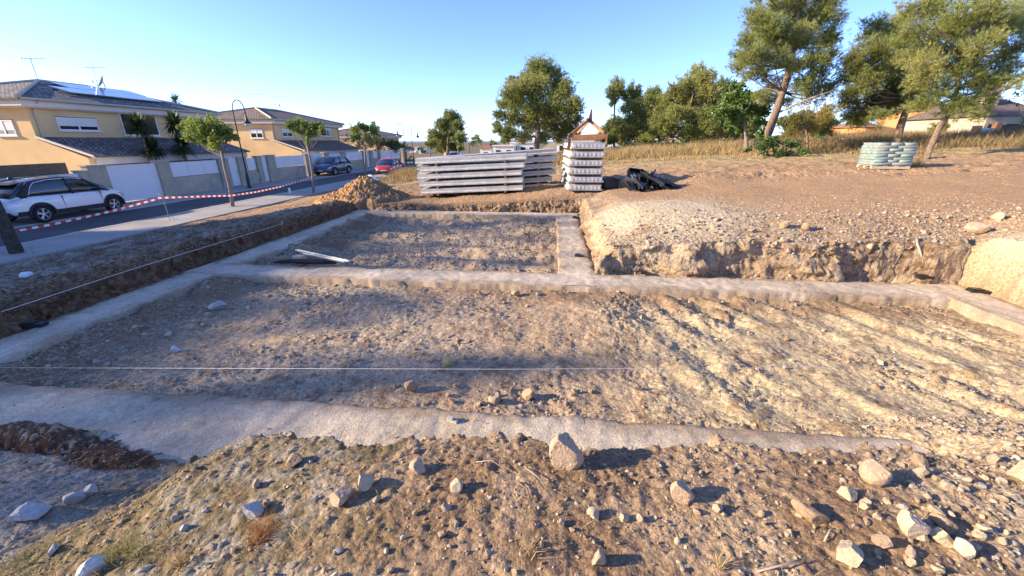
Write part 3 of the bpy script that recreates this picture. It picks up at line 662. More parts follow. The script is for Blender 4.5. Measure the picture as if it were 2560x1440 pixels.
# ---------------------------------------------------------------- street lamps
def lamp(label, x, y, z, h, side):
    t = thing('street_lamp', label, 'street lamp', (x, y, z), 0, 'dark crook-necked street lamps')
    m = MB(); m.lathe([(.13, 0), (.13, .12), (.10, .16), (.095, .75), (.075, .8), (.085, .86), (.055, .95), (.05, 1.0)], 12); m.build('base', M['lampgreen'], t, True)
    m = MB(); P = [(0, 0, .98), (0, 0, h*.5), (0, 0, h-.62)]; r = .40
    P += [(side*(r-r*math.cos(a)), 0, h-.62+.6*math.sin(a)) for a in np.linspace(.2, math.pi, 11)]; P += [(side*2*r, 0, h-.85)]
    m.tube(P, [.045, .04, .034]+[.03]*12, 8); m.build('post', M['lampgreen'], t, True)
    zt = h-.82
    m = MB(); m.lathe([(.03, zt), (.05, zt-.1), (.08, zt-.3), (.11, zt-.42), (.24, zt-.52), (.25, zt-.55), (.2, zt-.55)], 14, Matrix.Translation((side*2*r, 0, 0))); m.build('shade', M['lampgreen'], t, True)
    m = MB(); m.lathe([(.17, zt-.551), (.16, zt-.64), (.09, zt-.71), (.01, zt-.73)], 12, Matrix.Translation((side*2*r, 0, 0))); m.build('globe', M['glasslamp'], t, True)
lamp('nearest street lamp, with its hook curving right in front of the two houses', -20.0, 25.5, -2.95, 5.35, 1)
lamp('street lamp at the far corner, hook curving left over the fence end', -18.6, 52.0, -2.95, 5.0, -1)
lamp('street lamp just right of the fence end, hook curving right', -18.6, 55.0, -2.98, 4.85, 1)
for lb, px, py, tz in (('pale lamp in front of the small round pine', 1172, 318, 75), ('farther lamp post right of the small round pine', 1236, 336, 105), ('farthest tiny lamp post beside the sea view', 1217, 345, 125)):
    q = ray(px, py)*tz; zb = gz(q[0], q[1]); lamp(lb, q[0], q[1], zb, max(q[2]-zb, 3.2), -1)
# ---------------------------------------------------------------- cars
def loft(st):
    """st: list of sections (same count) -> closed body"""
    n = len(st[0]); V = [p for s in st for p in s]; k = len(st)
    Fs = [(i*n+j, i*n+j+1, (i+1)*n+j+1, (i+1)*n+j) for i in range(k-1) for j in range(n-1)]
    Fs += [(i*n+n-1, i*n, (i+1)*n, (i+1)*n+n-1) for i in range(k-1)]
    Fs += [tuple(range(n)), tuple(range((k-1)*n, k*n))[::-1]]
    return V, Fs
def interp(tab, x): return float(np.interp(x, [a for a, _ in tab], [b for _, b in tab]))
def cut_wells(me, wells, r, W):
    bm = bmesh.new()
    o = bpy.data.objects.new('tmp_body', me); COL.objects.link(o)
    cm = MB()
    for x in wells:
        for s in (-1, 1):
            cm.lathe([(r, s*(W/2-.32)), (r, s*(W/2+.2))], 24, Matrix.Translation((x, 0, .33)) @ Matrix.Rotation(R(90), 4, 'X'))
    c = cm.build('tmp_cut', None)
    md = o.modifiers.new('b', 'BOOLEAN'); md.operation = 'DIFFERENCE'; md.object = c; md.solver = 'EXACT'
    dg = bpy.context.evaluated_depsgraph_get(); ev = o.evaluated_get(dg); nm = bpy.data.meshes.new_from_object(ev)
    bpy.data.objects.remove(o); bpy.data.objects.remove(c); return nm
def car(label, loc, rz, L, W, H, wb, rear, paint, roofp, kind, tall=True):
    t = thing('car', label, 'car', loc, rz); xr = 0.0; xf = wb
    X0 = -rear; X1 = L-rear; k = H/1.6
    top = [(X0, .80*k), (X0+.06, .92*k), (X0+.25, 1.02*k), (.5, .985*k), (wb-.55, .96*k), (wb-.12, .97*k), (wb+.35, .93*k), (X1-.28, .83*k), (X1-.08, .70*k), (X1, .60*k)]
    bot = [(X0, .50), (X0+.12, .36), (X0+.4, .30), (wb+.45, .28), (X1-.1, .30), (X1, .40)]
    hw = [(X0, W/2-.22), (X0+.08, W/2-.12), (X0+.35, W/2-.02), (.4, W/2), (wb-.2, W/2), (wb+.4, W/2-.03), (X1-.22, W/2-.14), (X1-.05, W/2-.30), (X1, W/2-.42)]
    xs = sorted(set([X0, X0+.03, X0+.08, X0+.16, X0+.3, X1, X1-.02, X1-.06, X1-.14, X1-.26]+list(np.linspace(X0+.45, X1-.4, 16))))
    st = []
    for x in xs:
        zb, zt, h = interp(bot, x), interp(top, x), interp(hw, x); d = zt-zb
        half = [(h-.10, zb), (h-.02, zb+.10*d), (h, zb+.32*d), (h-.012, zb+.55*d), (h-.02, zb+.74*d), (h-.05, zb+.90*d), (h-.12, zt-.01), (h*.55, zt+.025), (0, zt+.035)]
        st.append([(x, y, z) for y, z in half]+[(x, -y, z) for y, z in half[-2::-1]])
    V, Fs = loft(st); m = MB(); m.add(V, Fs); tmp = m.build('tmp', None, None, True); me = tmp.data; bpy.data.objects.remove(tmp)
    me = cut_wells(me, (0, wb), .375*max(k, .95), W); me.name = 'car_body'
    for p in me.polygons: p.use_smooth = True
    body = link('body', me, M[paint], t)
    sh = body.modifiers.new('e', 'EDGE_SPLIT'); sh.split_angle = R(38)
    # greenhouse
    roof = [(X0+.14, 1.0*k), (X0+.42, 1.30*k), (X0+.72, 1.475*k), (X0+1.2, 1.56*k), (X0+1.9, 1.60*k), (wb-1.05, 1.57*k), (wb-.72, 1.50*k), (wb-.25, 1.22*k), (wb+.12, .985*k)]
    if kind == 'hatch': roof = [(X0+.1, 1.0*k), (X0+.38, 1.32*k), (X0+.8, 1.49*k), (X0+1.3, 1.57*k), (X0+1.9, 1.6*k), (wb-.9, 1.56*k), (wb-.6, 1.47*k), (wb-.05, 1.16*k), (wb+.25, .97*k)]
    def sec(x, off=0, rf=None):
        zt = interp(roof, x)+off; zb = interp(top, x)-.04; h = interp(hw, x)-.11; f = max((zt-zb)/(.62*k), .02); top_h = h-.17*f
        half = [(h, zb), (h-.05*f, zb+.35*(zt-zb)), (h-.11*f, zb+.72*(zt-zb)), (top_h-.01, zt-.045*f), (top_h-.09*f, zt), (0, zt+.02*f)]
        return half
    gx = sorted(set([roof[0][0], roof[-1][0]]+[a for a, _ in roof]+list(np.linspace(roof[0][0], roof[-1][0], 18))))
    st = [[(x, y, z) for y, z in sec(x)]+[(x, -y, z) for y, z in sec(x)[-2::-1]] for x in gx]
    V, Fs = loft(st); m = MB(); m.add(V, Fs); m.build('window_glass', M['carglass'], t, True)
    # roof skin
    rx = [x for x in np.linspace(X0+.52, wb-.70, 12)]; m = MB(); st = []
    for x in rx:
        s = sec(x, .012); a = s[3]; h2 = [(a[0]+.012, a[1]-.02), (a[0]+.008, a[1]+.012), (s[4][0], s[4][1]+.004), (0, s[5][1]+.004), ]
        st.append([(x, y, z) for y, z in h2]+[(x, -y, z) for y, z in h2[-2::-1]])
    V, Fs = loft(st); m.add(V, Fs); m.build('roof', M[roofp], t, True)
    # pillars, belt trim
    def side(x, f, o=.008):
        s = sec(x); i = f*3; a = int(min(i, 2)); u = i-a; return s[a][0]*(1-u)+s[a+1][0]*u+o, s[a][1]*(1-u)+s[a+1][1]*u
    xb = .5*wb-.05
    for s in (-1, 1):
        for nm, (xa, xc) in (('rear_pillar', (X0+.36, X0+.86)), ('centre_pillar', (xb, xb-.04)), ('windscreen_pillar', (wb+.02, wb-.78))):
            m = MB(); wdt = .10 if nm == 'rear_pillar' else .045; P = []
            for f in np.linspace(0.02, 1, 6):
                x = xa+(xc-xa)*f; y, z = side(x, f, .002); P.append((x, s*y, z))
            mm = M['cladding'] if (nm == 'centre_pillar' or kind == 'suv_white') else M[paint]
            m.tube(P, [wdt]*6 if nm != 'rear_pillar' else [.13, .13, .12, .10, .08, .06], 8)
            o = m.build(nm, mm, t, True); o.scale = (1, 1, 1)
        m = MB(); P = []
        if kind == 'suv_white':
            for x, f in ((wb-.02, .08), (wb-.35, .55), (wb-.72, .96), (wb-1.1, 1), (xb, 1), (X0+1.45, 1), (X0+1.0, .93), (X0+.80, .6), (X0+.66, .22), (X0+.5, .12), (X0+.3, .12)):
                y, z = side(x, f, .022); P.append((x, s*y, z))
            m.tube(P, .016, 6); m.build('chrome_strip', M['chrome'], t, True)
        m = MB()                                                     # sill cladding and arch flares
        if kind != 'hatch':
            m.box(.40, wb-.40, s*(W/2-.04), s*(W/2+.012), .27, .44)
            m.box(X0+.14, -.40, s*(W/2-.2), s*(W/2-.01), .34, .50)
            for xw in (0, wb):
                ra, rb = .37*max(k, .95), .445*max(k, .95); n = 14; P0 = []
                for i in range(n+1):
                    a = R(-8)+R(196)*i/n; P0.append((a,))
                V = []
                for (a,) in P0:
                    for rr, yy in ((ra, W/2-.06), (ra, W/2+.02), (rb, W/2+.02), (rb, W/2-.06)): V.append((xw+rr*math.cos(a), s*yy, .33+rr*math.sin(a)))
                m.add(V, [(i*4+j, i*4+(j+1) % 4, (i+1)*4+(j+1) % 4, (i+1)*4+j) for i in range(n) for j in range(4)]+[(0, 1, 2, 3), tuple(n*4+j for j in (3, 2, 1, 0))])
            m.build('wheel_arch_cladding', M['cladding'], t)
        yb, zb_ = side(wb-.42, .10); m = MB(); A = Matrix.Translation((wb-.42, s*(yb+.10), zb_+.07)) @ Matrix.Diagonal((.11, .10, .075, 1))
        m.lathe([(math.cos(a), math.sin(a)) for a in np.linspace(-1.5, 1.5, 7)], 10, A); m.build('mirror', M['cladding'] if kind != 'hatch' else M[paint], t, True)
        for xh in (xb+.32, .30):
            m = MB(); m.box(xh-.09, xh+.09, s*(W/2-.03), s*(W/2+.015), .83*k, .86*k); m.build('door_handle', M[paint], t, bevel=.008)
        m = MB()
        for xd in (xb+.42-.95+.05, wb-.43, ): m.box(xd-.004, xd+.004, s*(W/2-.06), s*(W/2+.002), .46, .93*k)
        m.build('door_gap', M['dark'], t)
        # lights
        m = MB(); hx = X1-.33; V = []
        for (x, z) in ((X1-.48, .80*k), (X1-.20, .735*k), (X1-.07, .66*k), (X1-.16, .60*k), (X1-.36, .66*k)):
            h = interp(hw, x); V.append((x, s*(h-.005), z))
        V2 = [(x+.02, y+s*.02, z+.01) for x, y, z in V]; m.add(V+V2, [(0, 1, 2, 3, 4), (9, 8, 7, 6, 5)]+[(i, (i+1) % 5, 5+(i+1) % 5, 5+i) for i in range(5)]); m.build('headlight', M['headlamp'], t)
        m = MB(); V = []
        for (x, z) in ((X0+.46, .97*k), (X0+.10, .93*k), (X0+.03, .83*k), (X0+.22, .80*k), (X0+.42, .88*k)):
            h = interp(hw, x); V.append((x, s*(h-.006), z))
        V2 = [(x-.015, y+s*.022, z+.005) for x, y, z in V]; m.add(V+V2, [(0, 1, 2, 3, 4), (9, 8, 7, 6, 5)]+[(i, (i+1) % 5, 5+(i+1) % 5, 5+i) for i in range(5)]); m.build('tail_light', M['headlamp'] if kind == 'suv_white' else M['taillamp'], t)
        for xw in (0, wb):
            A = Matrix.Translation((xw, s*(W/2-.10), .33)) @ Matrix.Rotation(R(90), 4, 'X')
            w = thing('wheel', None, None); w.parent = t
            m = MB(); m.lathe([(.215, -.09), (.30, -.105), (.325, -.09), (.332, 0), (.325, .09), (.30, .105), (.215, .09)], 28, A, close=True); m.build('tyre', M['tyre'], w, True)
            m = MB(); m.lathe([(.216, -.085), (.216, .085), (.205, .085), (.205, -.085)], 28, A, close=True); yo = -s*.085
            for q in range(5):
                a = 2*math.pi*q/5+.3; ca, sa = math.cos(a), math.sin(a)
                for da in (-.16, .16):
                    c2, s2 = math.cos(a+da), math.sin(a+da)
                    pts = [A @ Vector((.04*ca, .04*sa, yo*.8)), A @ Vector((.12*c2, .12*s2, yo)), A @ Vector((.208*c2, .208*s2, yo))]; m.tube(pts, [.022, .017, .02], 5)
            m.lathe([(.05, yo*.5), (.05, yo*1.02), (.001, yo*1.05)], 12, A); m.build('rim', M['rim'], w)
            m = MB(); m.lathe([(.20, yo*.2), (.20, yo*.3)], 20, A); m.build('brake_disc', M['dark'], w)
    # front: grille, lower intake, plates
    m = MB(); m.box(X1-.14, X1-.005, -.42, .42, .50*k, .60*k); m.box(X1-.16, X1-.02, -.55, .55, .30, .40); m.build('grille', M['cladding'], t, bevel=.02)
    m = MB(); m.box(X1-.02, X1+.012, -.26, .26, .415, .485); m.build('number_plate', M['plate'], t)
    m = MB(); m.lathe([(.05, 0), (.05, .012), (.001, .016)], 14, Matrix.Translation((X1-.008, 0, .555*k)) @ Matrix.Rotation(R(90), 4, 'Y')); m.build('badge', M['chrome'], t)
    m = MB(); m.box(X0-.005, X0+.14, -.62, .62, .34, .50); m.build('rear_bumper', M['cladding'], t, bevel=.03)
    m = MB(); m.box(X0-.012, X0+.05, -.26, .26, .58, .69); m.build('number_plate', M['plate'], t)
    m = MB(); m.prism([(X0+.36, 1.44*k), (X0+.78, 1.51*k), (X0+.78, 1.46*k), (X0+.40, 1.41*k)], -.52, .52, 'y'); m.build('spoiler', M['cladding' if kind != 'hatch' else paint], t, bevel=.01)
    m = MB(); m.prism([(X0+.75, 1.60*k), (X0+.80, 1.67*k), (X0+.86, 1.675*k), (X0+1.0, 1.60*k)], -.02, .02, 'y'); m.build('roof_fin', M['cladding'], t)
    return t
car('white crossover car with black cladding parked facing away at the left edge', (-20.02, 13.45, -2.94), R(90), 4.25, 1.80, 1.60, 2.62, .82, 'carwhite', 'roofblack', 'suv_white')
car('dark blue crossover parked facing the camera beside the fence', (-20.35, 38.4, -2.94), R(-90), 4.35, 1.82, 1.60, 2.6, .85, 'carblue', 'carblue', 'suv')
car('red hatchback parked facing the camera beside the slab stacks', (-15.55, 39.6, -2.98), R(-84), 4.05, 1.70, 1.45, 2.47, .72, 'carred', 'carred', 'hatch')
p = ray(1138, 383)*52
car('pale blue car half hidden behind the long slabs', (p[0], p[1]+1, gz(p[0], p[1])), R(-88), 4.2, 1.76, 1.5, 2.5, .8, 'carsilver', 'carsilver', 'hatch')

# ---------------------------------------------------------------- slabs, battens, lifting clamp
def slab_mesh(L, W=1.2, H=.185):
    m = MB(); h = W/2
    prof = [(-h, 0), (h, 0), (h, .04), (h-.05, .075), (h-.05, H), (-h+.05, H), (-h+.05, .075), (-h, .04)]
    m.prism(prof, 0, L, 'x'); return m
def slab(label, loc, rz, L, group, plugs=False, tilt=0):
    t = thing('concrete_slab', label, 'concrete slab', loc, rz, group); t.rotation_euler = (0, tilt, rz)
    slab_mesh(L).build('slab_body', M['slab'], t)
    if plugs:
        for k in range(8):
            y = -.49+.14*k+random.uniform(-.006, .006); m = MB(); r = .046*random.uniform(.85, 1.05)
            poly = [(y+r*math.sin(a)*(1-.3*max(0, math.cos(a))), .10+r*1.25*math.cos(a)) for a in np.linspace(0, 2*math.pi, 14)[:-1]]
            m.prism(poly, -.004-.01*random.random(), .02, 'x'); m.build('core_plug', M['plug'], t)
    return t
def batten(label, loc, rz, L=1.15, w=.09, h=.088, group='timber battens between the slabs'):
    o = MB().box(-w/2, w/2, 0, L, 0, h).build('batten', M['wood'], None, bevel=.004); o.location = loc; o.rotation_euler = (0, 0, rz); return tag(o, label, 'timber batten', group)
ordn = ['lowest', 'second-lowest', 'third-from-bottom', 'fourth-from-bottom', 'fifth-from-bottom', 'topmost']
PT = .275
# right stack: end faces to the camera
rs = hit(1464, 484)[0]; rz_ = R(90+3); rzb = rs[2]+.02
for k in range(6):
    jx = (-.03, .0, -.05, -.03, .0, .02)[k]
    slab('%s slab of the right stack, end on with eight pale core holes' % ordn[k], (rs[0]+jx, rs[1]+(.0, .03, -.02, .02, .0, .04)[k], rzb+.08+k*PT), rz_, 3.6, 'hollow-core slabs in the right stack', True)
    for j, d in enumerate((.35, 3.0)):
        q = Matrix.Rotation(rz_, 4, 'Z') @ Vector((d, -.575, 0)); batten(('front' if j == 0 else 'rear')+' batten under the %s slab of the right stack' % ordn[k], (rs[0]+q.x, rs[1]+q.y, rzb+.003+k*PT), rz_)
# front long stack
a = hit(1052, 492)[0]; b = hit(1307, 481)[0]; dv = b-a; rzf = math.atan2(dv[1], dv[0]); Lf = float(np.hypot(dv[0], dv[1]))
tiltf = -math.atan2(float(b[2]-a[2]), Lf)+.004
nrm = Vector((-math.sin(rzf), math.cos(rzf), 0))
for k in range(5):
    off = (.0, .03, .1, -.04, .12)[k]
    z0 = a[2]+.09+k*PT; c = Vector((a[0], a[1], z0))+nrm*.6+Vector((math.cos(rzf), math.sin(rzf), 0))*(-off)
    slab('%s long slab of the front stack, side on' % (ordn[k] if k < 4 else 'topmost'), c, rzf, Lf+(.0, .02, .04, .0, .24)[k], 'long slabs in the front stack', False, tiltf)
    for j, f in enumerate((.17, .83)):
        q = Vector((a[0], a[1], 0))+Vector((math.cos(rzf), math.sin(rzf), 0))*Lf*f+nrm*.02
        batten(('left' if j == 0 else 'right')+' batten under the %s slab of the front stack' % (ordn[k] if k < 4 else 'topmost'), (q.x, q.y, a[2]+.012+k*PT+(b[2]-a[2])*f), rzf)
# rear long stack
p0 = ray(1040, 430)*16.2; p1 = ray(1394, 430)*16.9; dv = p1-p0; rzr = math.atan2(dv[1], dv[0]); Lr = float(np.hypot(dv[0], dv[1]))
zl = float(ray(1040, 396)[2]*16.2); zr2 = float(ray(1394, 370)[2]*16.9); tl = -math.atan2(zr2-zl, Lr); nrm2 = Vector((-math.sin(rzr), math.cos(rzr), 0))
zbase = zl-5*PT-.2
for k in range(6):
    st_ = (1.0, .6, .3, .15, .1, .0)[k]
    e_ = (.25, .2, .05, .05, .0, .05)[k]
    c = Vector((p0[0], p0[1], zbase+k*PT+.0))+nrm2*.6+Vector((math.cos(rzr), math.sin(rzr), 0))*st_*.4
    c.z += (zr2-zl)*st_*.4/Lr
    slab('%s long slab of the rear stack behind the front stack' % ordn[k], c, rzr, Lr-st_*.4-e_, 'long slabs in the rear stack', False, tl)
    for j, f in enumerate((.2, .86)):
        q = Vector((p0[0], p0[1], 0))+Vector((math.cos(rzr), math.sin(rzr), 0))*Lr*f+nrm2*.02
        batten(('left' if j == 0 else 'right')+' batten under the %s slab of the rear stack' % ordn[k], (q.x, q.y, zbase+k*PT-.075+(zr2-zl)*f), rzr)
# lifting clamp on the right stack
zt = rzb+.08+5*PT+.2
t = thing('lifting_clamp', 'orange-brown steel lifting clamp with triangular arms on top of right stack', 'lifting clamp', (rs[0], rs[1]+.5, zt))
def beam(name, p, q, w, h, mm=M['rust']):
    p, q = Vector(p), Vector(q); d = q-p; A = Matrix.Translation(p) @ d.to_track_quat('X', 'Z').to_matrix().to_4x4()
    return MB().box(0, d.length, -w/2, w/2, -h/2, h/2, M=A).build(name, mm, t, bevel=.008)
beam('cross_beam', (-.56, 0, .16), (.60, 0, .20), .12, .17); beam('rear_cross_beam', (-.5, 1.3, .13), (.62, 1.3, .15), .12, .15)
apex = (.04, .35, .72)
beam('arm', (-.62, 0, .24), (-.01, .3, .72), .06, .085); beam('arm', (-.40, .9, .24), (.06, .42, .72), .05, .075); beam('arm', (.56, .1, .30), (.08, .35, .70), .06, .10)
m = MB(); m.prism([(-.02, .66), (.14, .70), (.11, 1.08), (.08, 1.08)], .30, .40, 'y'); m.build('lifting_fin', M['rustdark'], t, bevel=.006)
for c in ((-.63, 0, .25), (-.42, .3, .28), (.57, .1, .31), (-.02, .3, .73)):
    m = MB(); m.lathe([(.06, -.08), (.07, -.05), (.07, .05), (.06, .08)], 12, Matrix.Translation(c) @ Matrix.Rotation(R(90), 4, 'X')); m.build('knuckle', M['rustdark'], t, True)
m = MB(); m.box(-.68, -.58, -.07, .07, -.14, .20); m.box(-.70, -.60, -.06, .06, -.24, -.12); m.build('grip_jaw', M['rustdark'], t, bevel=.01)
m = MB(); m.box(.605, .665, -.06, .10, -.22, .28); m.build('grip_jaw', M['rust'], t, bevel=.01)

# ---------------------------------------------------------------- black plastic heap
hp = hit(1585, 478)[0]
def chan(L, w=.16, h=.07):
    m = MB(); tt = .008
    m.prism([(-w/2, 0), (w/2, 0), (w/2, h), (w/2-tt, h), (w/2-tt, tt), (-w/2+tt, tt), (-w/2+tt, h), (-w/2, h)], 0, L, 'x'); return m
r0 = ray(1535, 470)*15.2
t = thing('plastic_tub', 'largest black ribbed plastic tub, tipped on its side in the heap', 'plastic tub', (r0[0]+.62, r0[1]+.0, gz(r0[0], r0[1])+.28), R(20)); t.scale = (.8, .8, .8); t.rotation_euler = (R(78), R(8), R(14))
m = MB(); m.add([(-.28, -.3, 0), (.28, -.3, 0), (.28, .3, 0), (-.28, .3, 0), (-.34, -.36, .34), (.34, -.36, .34), (.34, .36, .34), (-.34, .36, .34), (-.30, -.32, .34), (.30, -.32, .34), (.30, .32, .34), (-.30, .32, .34), (-.24, -.26, .03), (.24, -.26, .03), (.24, .26, .03), (-.24, .26, .03)],
      [(3, 2, 1, 0), (0, 1, 5, 4), (1, 2, 6, 5), (2, 3, 7, 6), (3, 0, 4, 7), (4, 5, 9, 8), (5, 6, 10, 9), (6, 7, 11, 10), (7, 4, 8, 11), (8, 9, 13, 12), (9, 10, 14, 13), (10, 11, 15, 14), (11, 8, 12, 15), (12, 13, 14, 15)]); m.build('shell', M['black'], t, bevel=.015)
m = MB()
for x in (-.17, 0, .17): m.box(x-.02, x+.02, -.395, -.34, .02, .32)
m.build('ribs', M['black'], t)
t = thing('plastic_crate', 'low black plastic crate lying against the foot of right stack', 'plastic crate', (rs[0]+.85, rs[1]+.55, gz(rs[0]+.85, rs[1]+.5)), R(6))
m = MB(); m.box(-.2, .28, -.3, .3, 0, .04); m.box(-.2, -.16, -.3, .3, .041, .34); m.box(.24, .28, -.3, .3, .041, .34); m.box(-.159, .239, -.3, -.26, .041, .34); m.box(-.159, .239, .26, .3, .041, .34); m.build('crate_shell', M['black'], t, bevel=.01)
m = MB(); m.box(-.24, .32, -.34, -.305, .29, .335); m.build('crate_rim', M['black'], t)
for k in range(34):
    m = chan(random.uniform(.5, .95), random.uniform(.12, .2), random.uniform(.05, .09)); o = m.build('plastic_channel', M['black'] if k % 4 else M['steelblue'], None)
    u = random.uniform(-.25, 1.0); a = random.uniform(-2.2, -.2) if k % 3 else random.uniform(-.5, .5)
    hgt = .38*math.exp(-((u-.30)/.45)**2)
    o.location = (hp[0]+.10+u*1.05-.3*math.cos(a), hp[1]+.25+random.uniform(-.3, .35)-.3*math.sin(a), gz(hp[0]+u, hp[1])+.10+hgt*random.uniform(.3, 1.0)+.14)
    o.rotation_euler = (random.uniform(-.9, .9), random.uniform(.30, .75), a)
    tag(o, 'black plastic channel piece tangled in the heap beside the right slab stack', 'plastic channel', 'black plastic channels in the heap')

# ---------------------------------------------------------------- pallet of wrapped cement bags
p = hit(2204, 423)[0]
t = thing('cement_pallet', 'pallet stacked with plastic-wrapped pale green cement bags in front of pines', 'pallet of bags', tuple(p), R(-8)); rr = random.Random(4)
m = MB()
for y in (-.45, 0, .45): m.box(-.6, .6, y-.05, y+.05, .0, .09)
for x in (-.52, -.17, .17, .52): m.box(x-.07, x+.07, -.5, .5, .091, .115)
m.build('pallet_base', M['wallst'], t)
for lay in range(8):
    rows = [(x, y) for x in (-.40, 0, .40) for y in (-.26, .26)] if lay % 2 else [(x, y) for x in (-.31, .31) for y in (-.34, 0, .34)]
    sx, sy = (.203, .262) if lay % 2 else (.312, .173)
    for x, y in rows:
        m = MB(); n = 6; h = .105; V = []
        A = Matrix.Translation((x+rr.uniform(-.015, .015), y+rr.uniform(-.015, .015), .12+lay*.098)) @ Matrix.Rotation(rr.uniform(-.03, .03), 4, 'Z')
        sf = .93 if lay == 7 else 1
        prof = [(.88, 0), (1.0, .03), (1.0, .07), (.90, h)]
        V = []
        for s, z in prof:
            for ux, uy in ((-1, -.9), (-.95, -1), (.95, -1), (1, -.9), (1, .9), (.95, 1), (-.95, 1), (-1, .9)):
                ex = 1-(1-s)*.18/sx*.5; ey = 1-(1-s)*.18/sy*.5; V.append(A @ Vector((ux*sx*ex*sf, uy*sy*ey*sf, z)))
        m.add(V, [(i*8+j, i*8+(j+1) % 8, (i+1)*8+(j+1) % 8, (i+1)*8+j) for i in range(3) for j in range(8)]+[tuple(range(8))[::-1], tuple(range(24, 32))])
        m.build('cement_bag', M['plasticwrap'] if rr.random() < .75 else M['bagpaper'], t, True)

# ---------------------------------------------------------------- crate and sheet behind the soil heap
p = ray(908, 446)*25.5; zc = gz(p[0], p[1])
t = thing('plastic_crate', 'black open crate standing behind the brown soil heap', 'plastic crate', (p[0], p[1], -2.40), R(12)); bz = .0
m = MB(); m.box(-.34, .34, -.24, .24, 0, .03)
for z in (.12, .24, .36): m.box(-.34, .34, -.25, -.22, z-.04, z+.02); m.box(-.34, .34, .22, .25, z-.04, z+.02); m.box(-.35, -.32, -.22, .22, z-.04, z+.02); m.box(.32, .35, -.22, .22, z-.04, z+.02)
for x in (-.33, .33):
    for y in (-.23, .23): m.box(x-.03, x+.03, y-.03, y+.03, .03, .42)
m.build('crate_body', M['black'], t)
m = MB(); m.box(-.33, .33, -.2, .2, -.6, -.002); m.build('stand', M['wood'], t)
m = MB(); q = Matrix.Translation((0, 0, 0))
m.lathe([(.02, .30), (.16, .27), (.26, .18), (.30, .06), (.29, -.02)], 18, Matrix.Diagonal((1.25, .75, 1.15, 1))); o = m.build('white_sack', M['paper'], None, True)
p2 = ray(928, 441)*25.0; o.location = (p2[0], p2[1], -2.33); o.rotation_euler = (R(14), R(18), 0); tag(o, 'rounded white sack lying over the black crate', 'sack')
m = MB(); m.box(-.4, .4, -.25, .2, -.5, 0); o = m.build('timber_block', M['wood'], None, bevel=.01); o.location = (p2[0], p2[1]+.1, -2.36); tag(o, 'timber block under the white sack behind the soil heap', 'timber')
# ---------------------------------------------------------------- foliage
def rnd(n): return rng.normal(size=(n, 3))
def unit(v): return v/np.maximum(np.linalg.norm(v, axis=-1, keepdims=True), 1e-6)
def needles(P, D, L, w, k, spread, cols):
    """k thin triangles fan out of every tuft point"""
    n = len(P); Pr = np.repeat(P, k, 0); Dr = np.repeat(D, k, 0); cr = np.repeat(cols, k, 0); N = n*k
    d = unit(Dr+spread*rnd(N)); l = L*rng.uniform(.6, 1.15, (N, 1)); s = unit(np.cross(d, rnd(N)))*w
    b = Pr+.25*L*rnd(N)*.5
    V = np.stack([b-s, b+s, b+d*l], 1).reshape(-1, 3); Fc = np.arange(3*N).reshape(-1, 3)
    c = cr*rng.uniform(.75, 1.25, (N, 1)); return V, Fc, np.repeat(c, 3, 0)
def leaves(P, D, L, w, cols):
    N = len(P); d = unit(D+.8*rnd(N)); s = unit(np.cross(d, rnd(N))); l = L*rng.uniform(.6, 1.2, (N, 1)); nrm = np.cross(d, s)
    V = np.stack([P, P+d*l*.5+s*w*l/L+nrm*l*.08, P+d*l, P+d*l*.5-s*w*l/L+nrm*l*.08], 1).reshape(-1, 3)
    q = np.arange(4*N).reshape(-1, 4); return V, q, np.repeat(cols*rng.uniform(.75, 1.3, (N, 1)), 4, 0)
PINE = np.array([(.31, .34, .10), (.24, .285, .08), (.145, .19, .06), (.39, .385, .13)])
def crown_points(clumps, per, branches, droop=0):
    """branchlets in every clump; returns tuft points, directions and twig polylines"""
    P = []; D = []; T = []; K = []
    for ci, (c, r, att) in enumerate(clumps):
        c = np.array(c); r = np.array(r) if hasattr(r, '__len__') else np.full(3, r); att = np.array(att)
        nb = max(3, int(branches*np.prod(r)**(2/3)))
        u = unit(rnd(nb)); rad = rng.uniform(.25, 1, (nb, 1))**.45; e = c+u*rad*r*rng.uniform(.75, 1.12, (nb, 1))
        e[:, 2] += .1*r[2]
        for q in e:
            mid = att*.3+c*.4+q*.3+rng.normal(size=3)*.08*r.mean()
            T.append((c, q))
            n = per; f = rng.uniform(.35, 1.08, n)[:, None]
            base = c+(mid-c)*.5
            pts = base*(1-f)+q*f+rng.normal(size=(n, 3))*(.10*r.mean()+.03)
            P.append(pts); dd = unit((q-base)[None]+np.array([0, 0, .45-droop])*r.mean()+.0)
            D.append(np.repeat(dd, n, 0)); K.append(np.full(n, ci))
    return np.concatenate(P), np.concatenate(D), T, np.concatenate(K)
def px_clumps(lst, t, depth, trunk, squash=.85, grow=1.0, minj=0):
    out = []
    for (x, y, r) in lst:
        dt = rng.uniform(-1, 1)*depth; p = ray(x, y)*(t+dt); rr = r/1000*(t)*.95*grow
        j = max(minj, np.argmin(np.linalg.norm(np.array(trunk)-p, axis=1))); out.append((p, (rr, rr, rr*squash), trunk[j]))
    return out
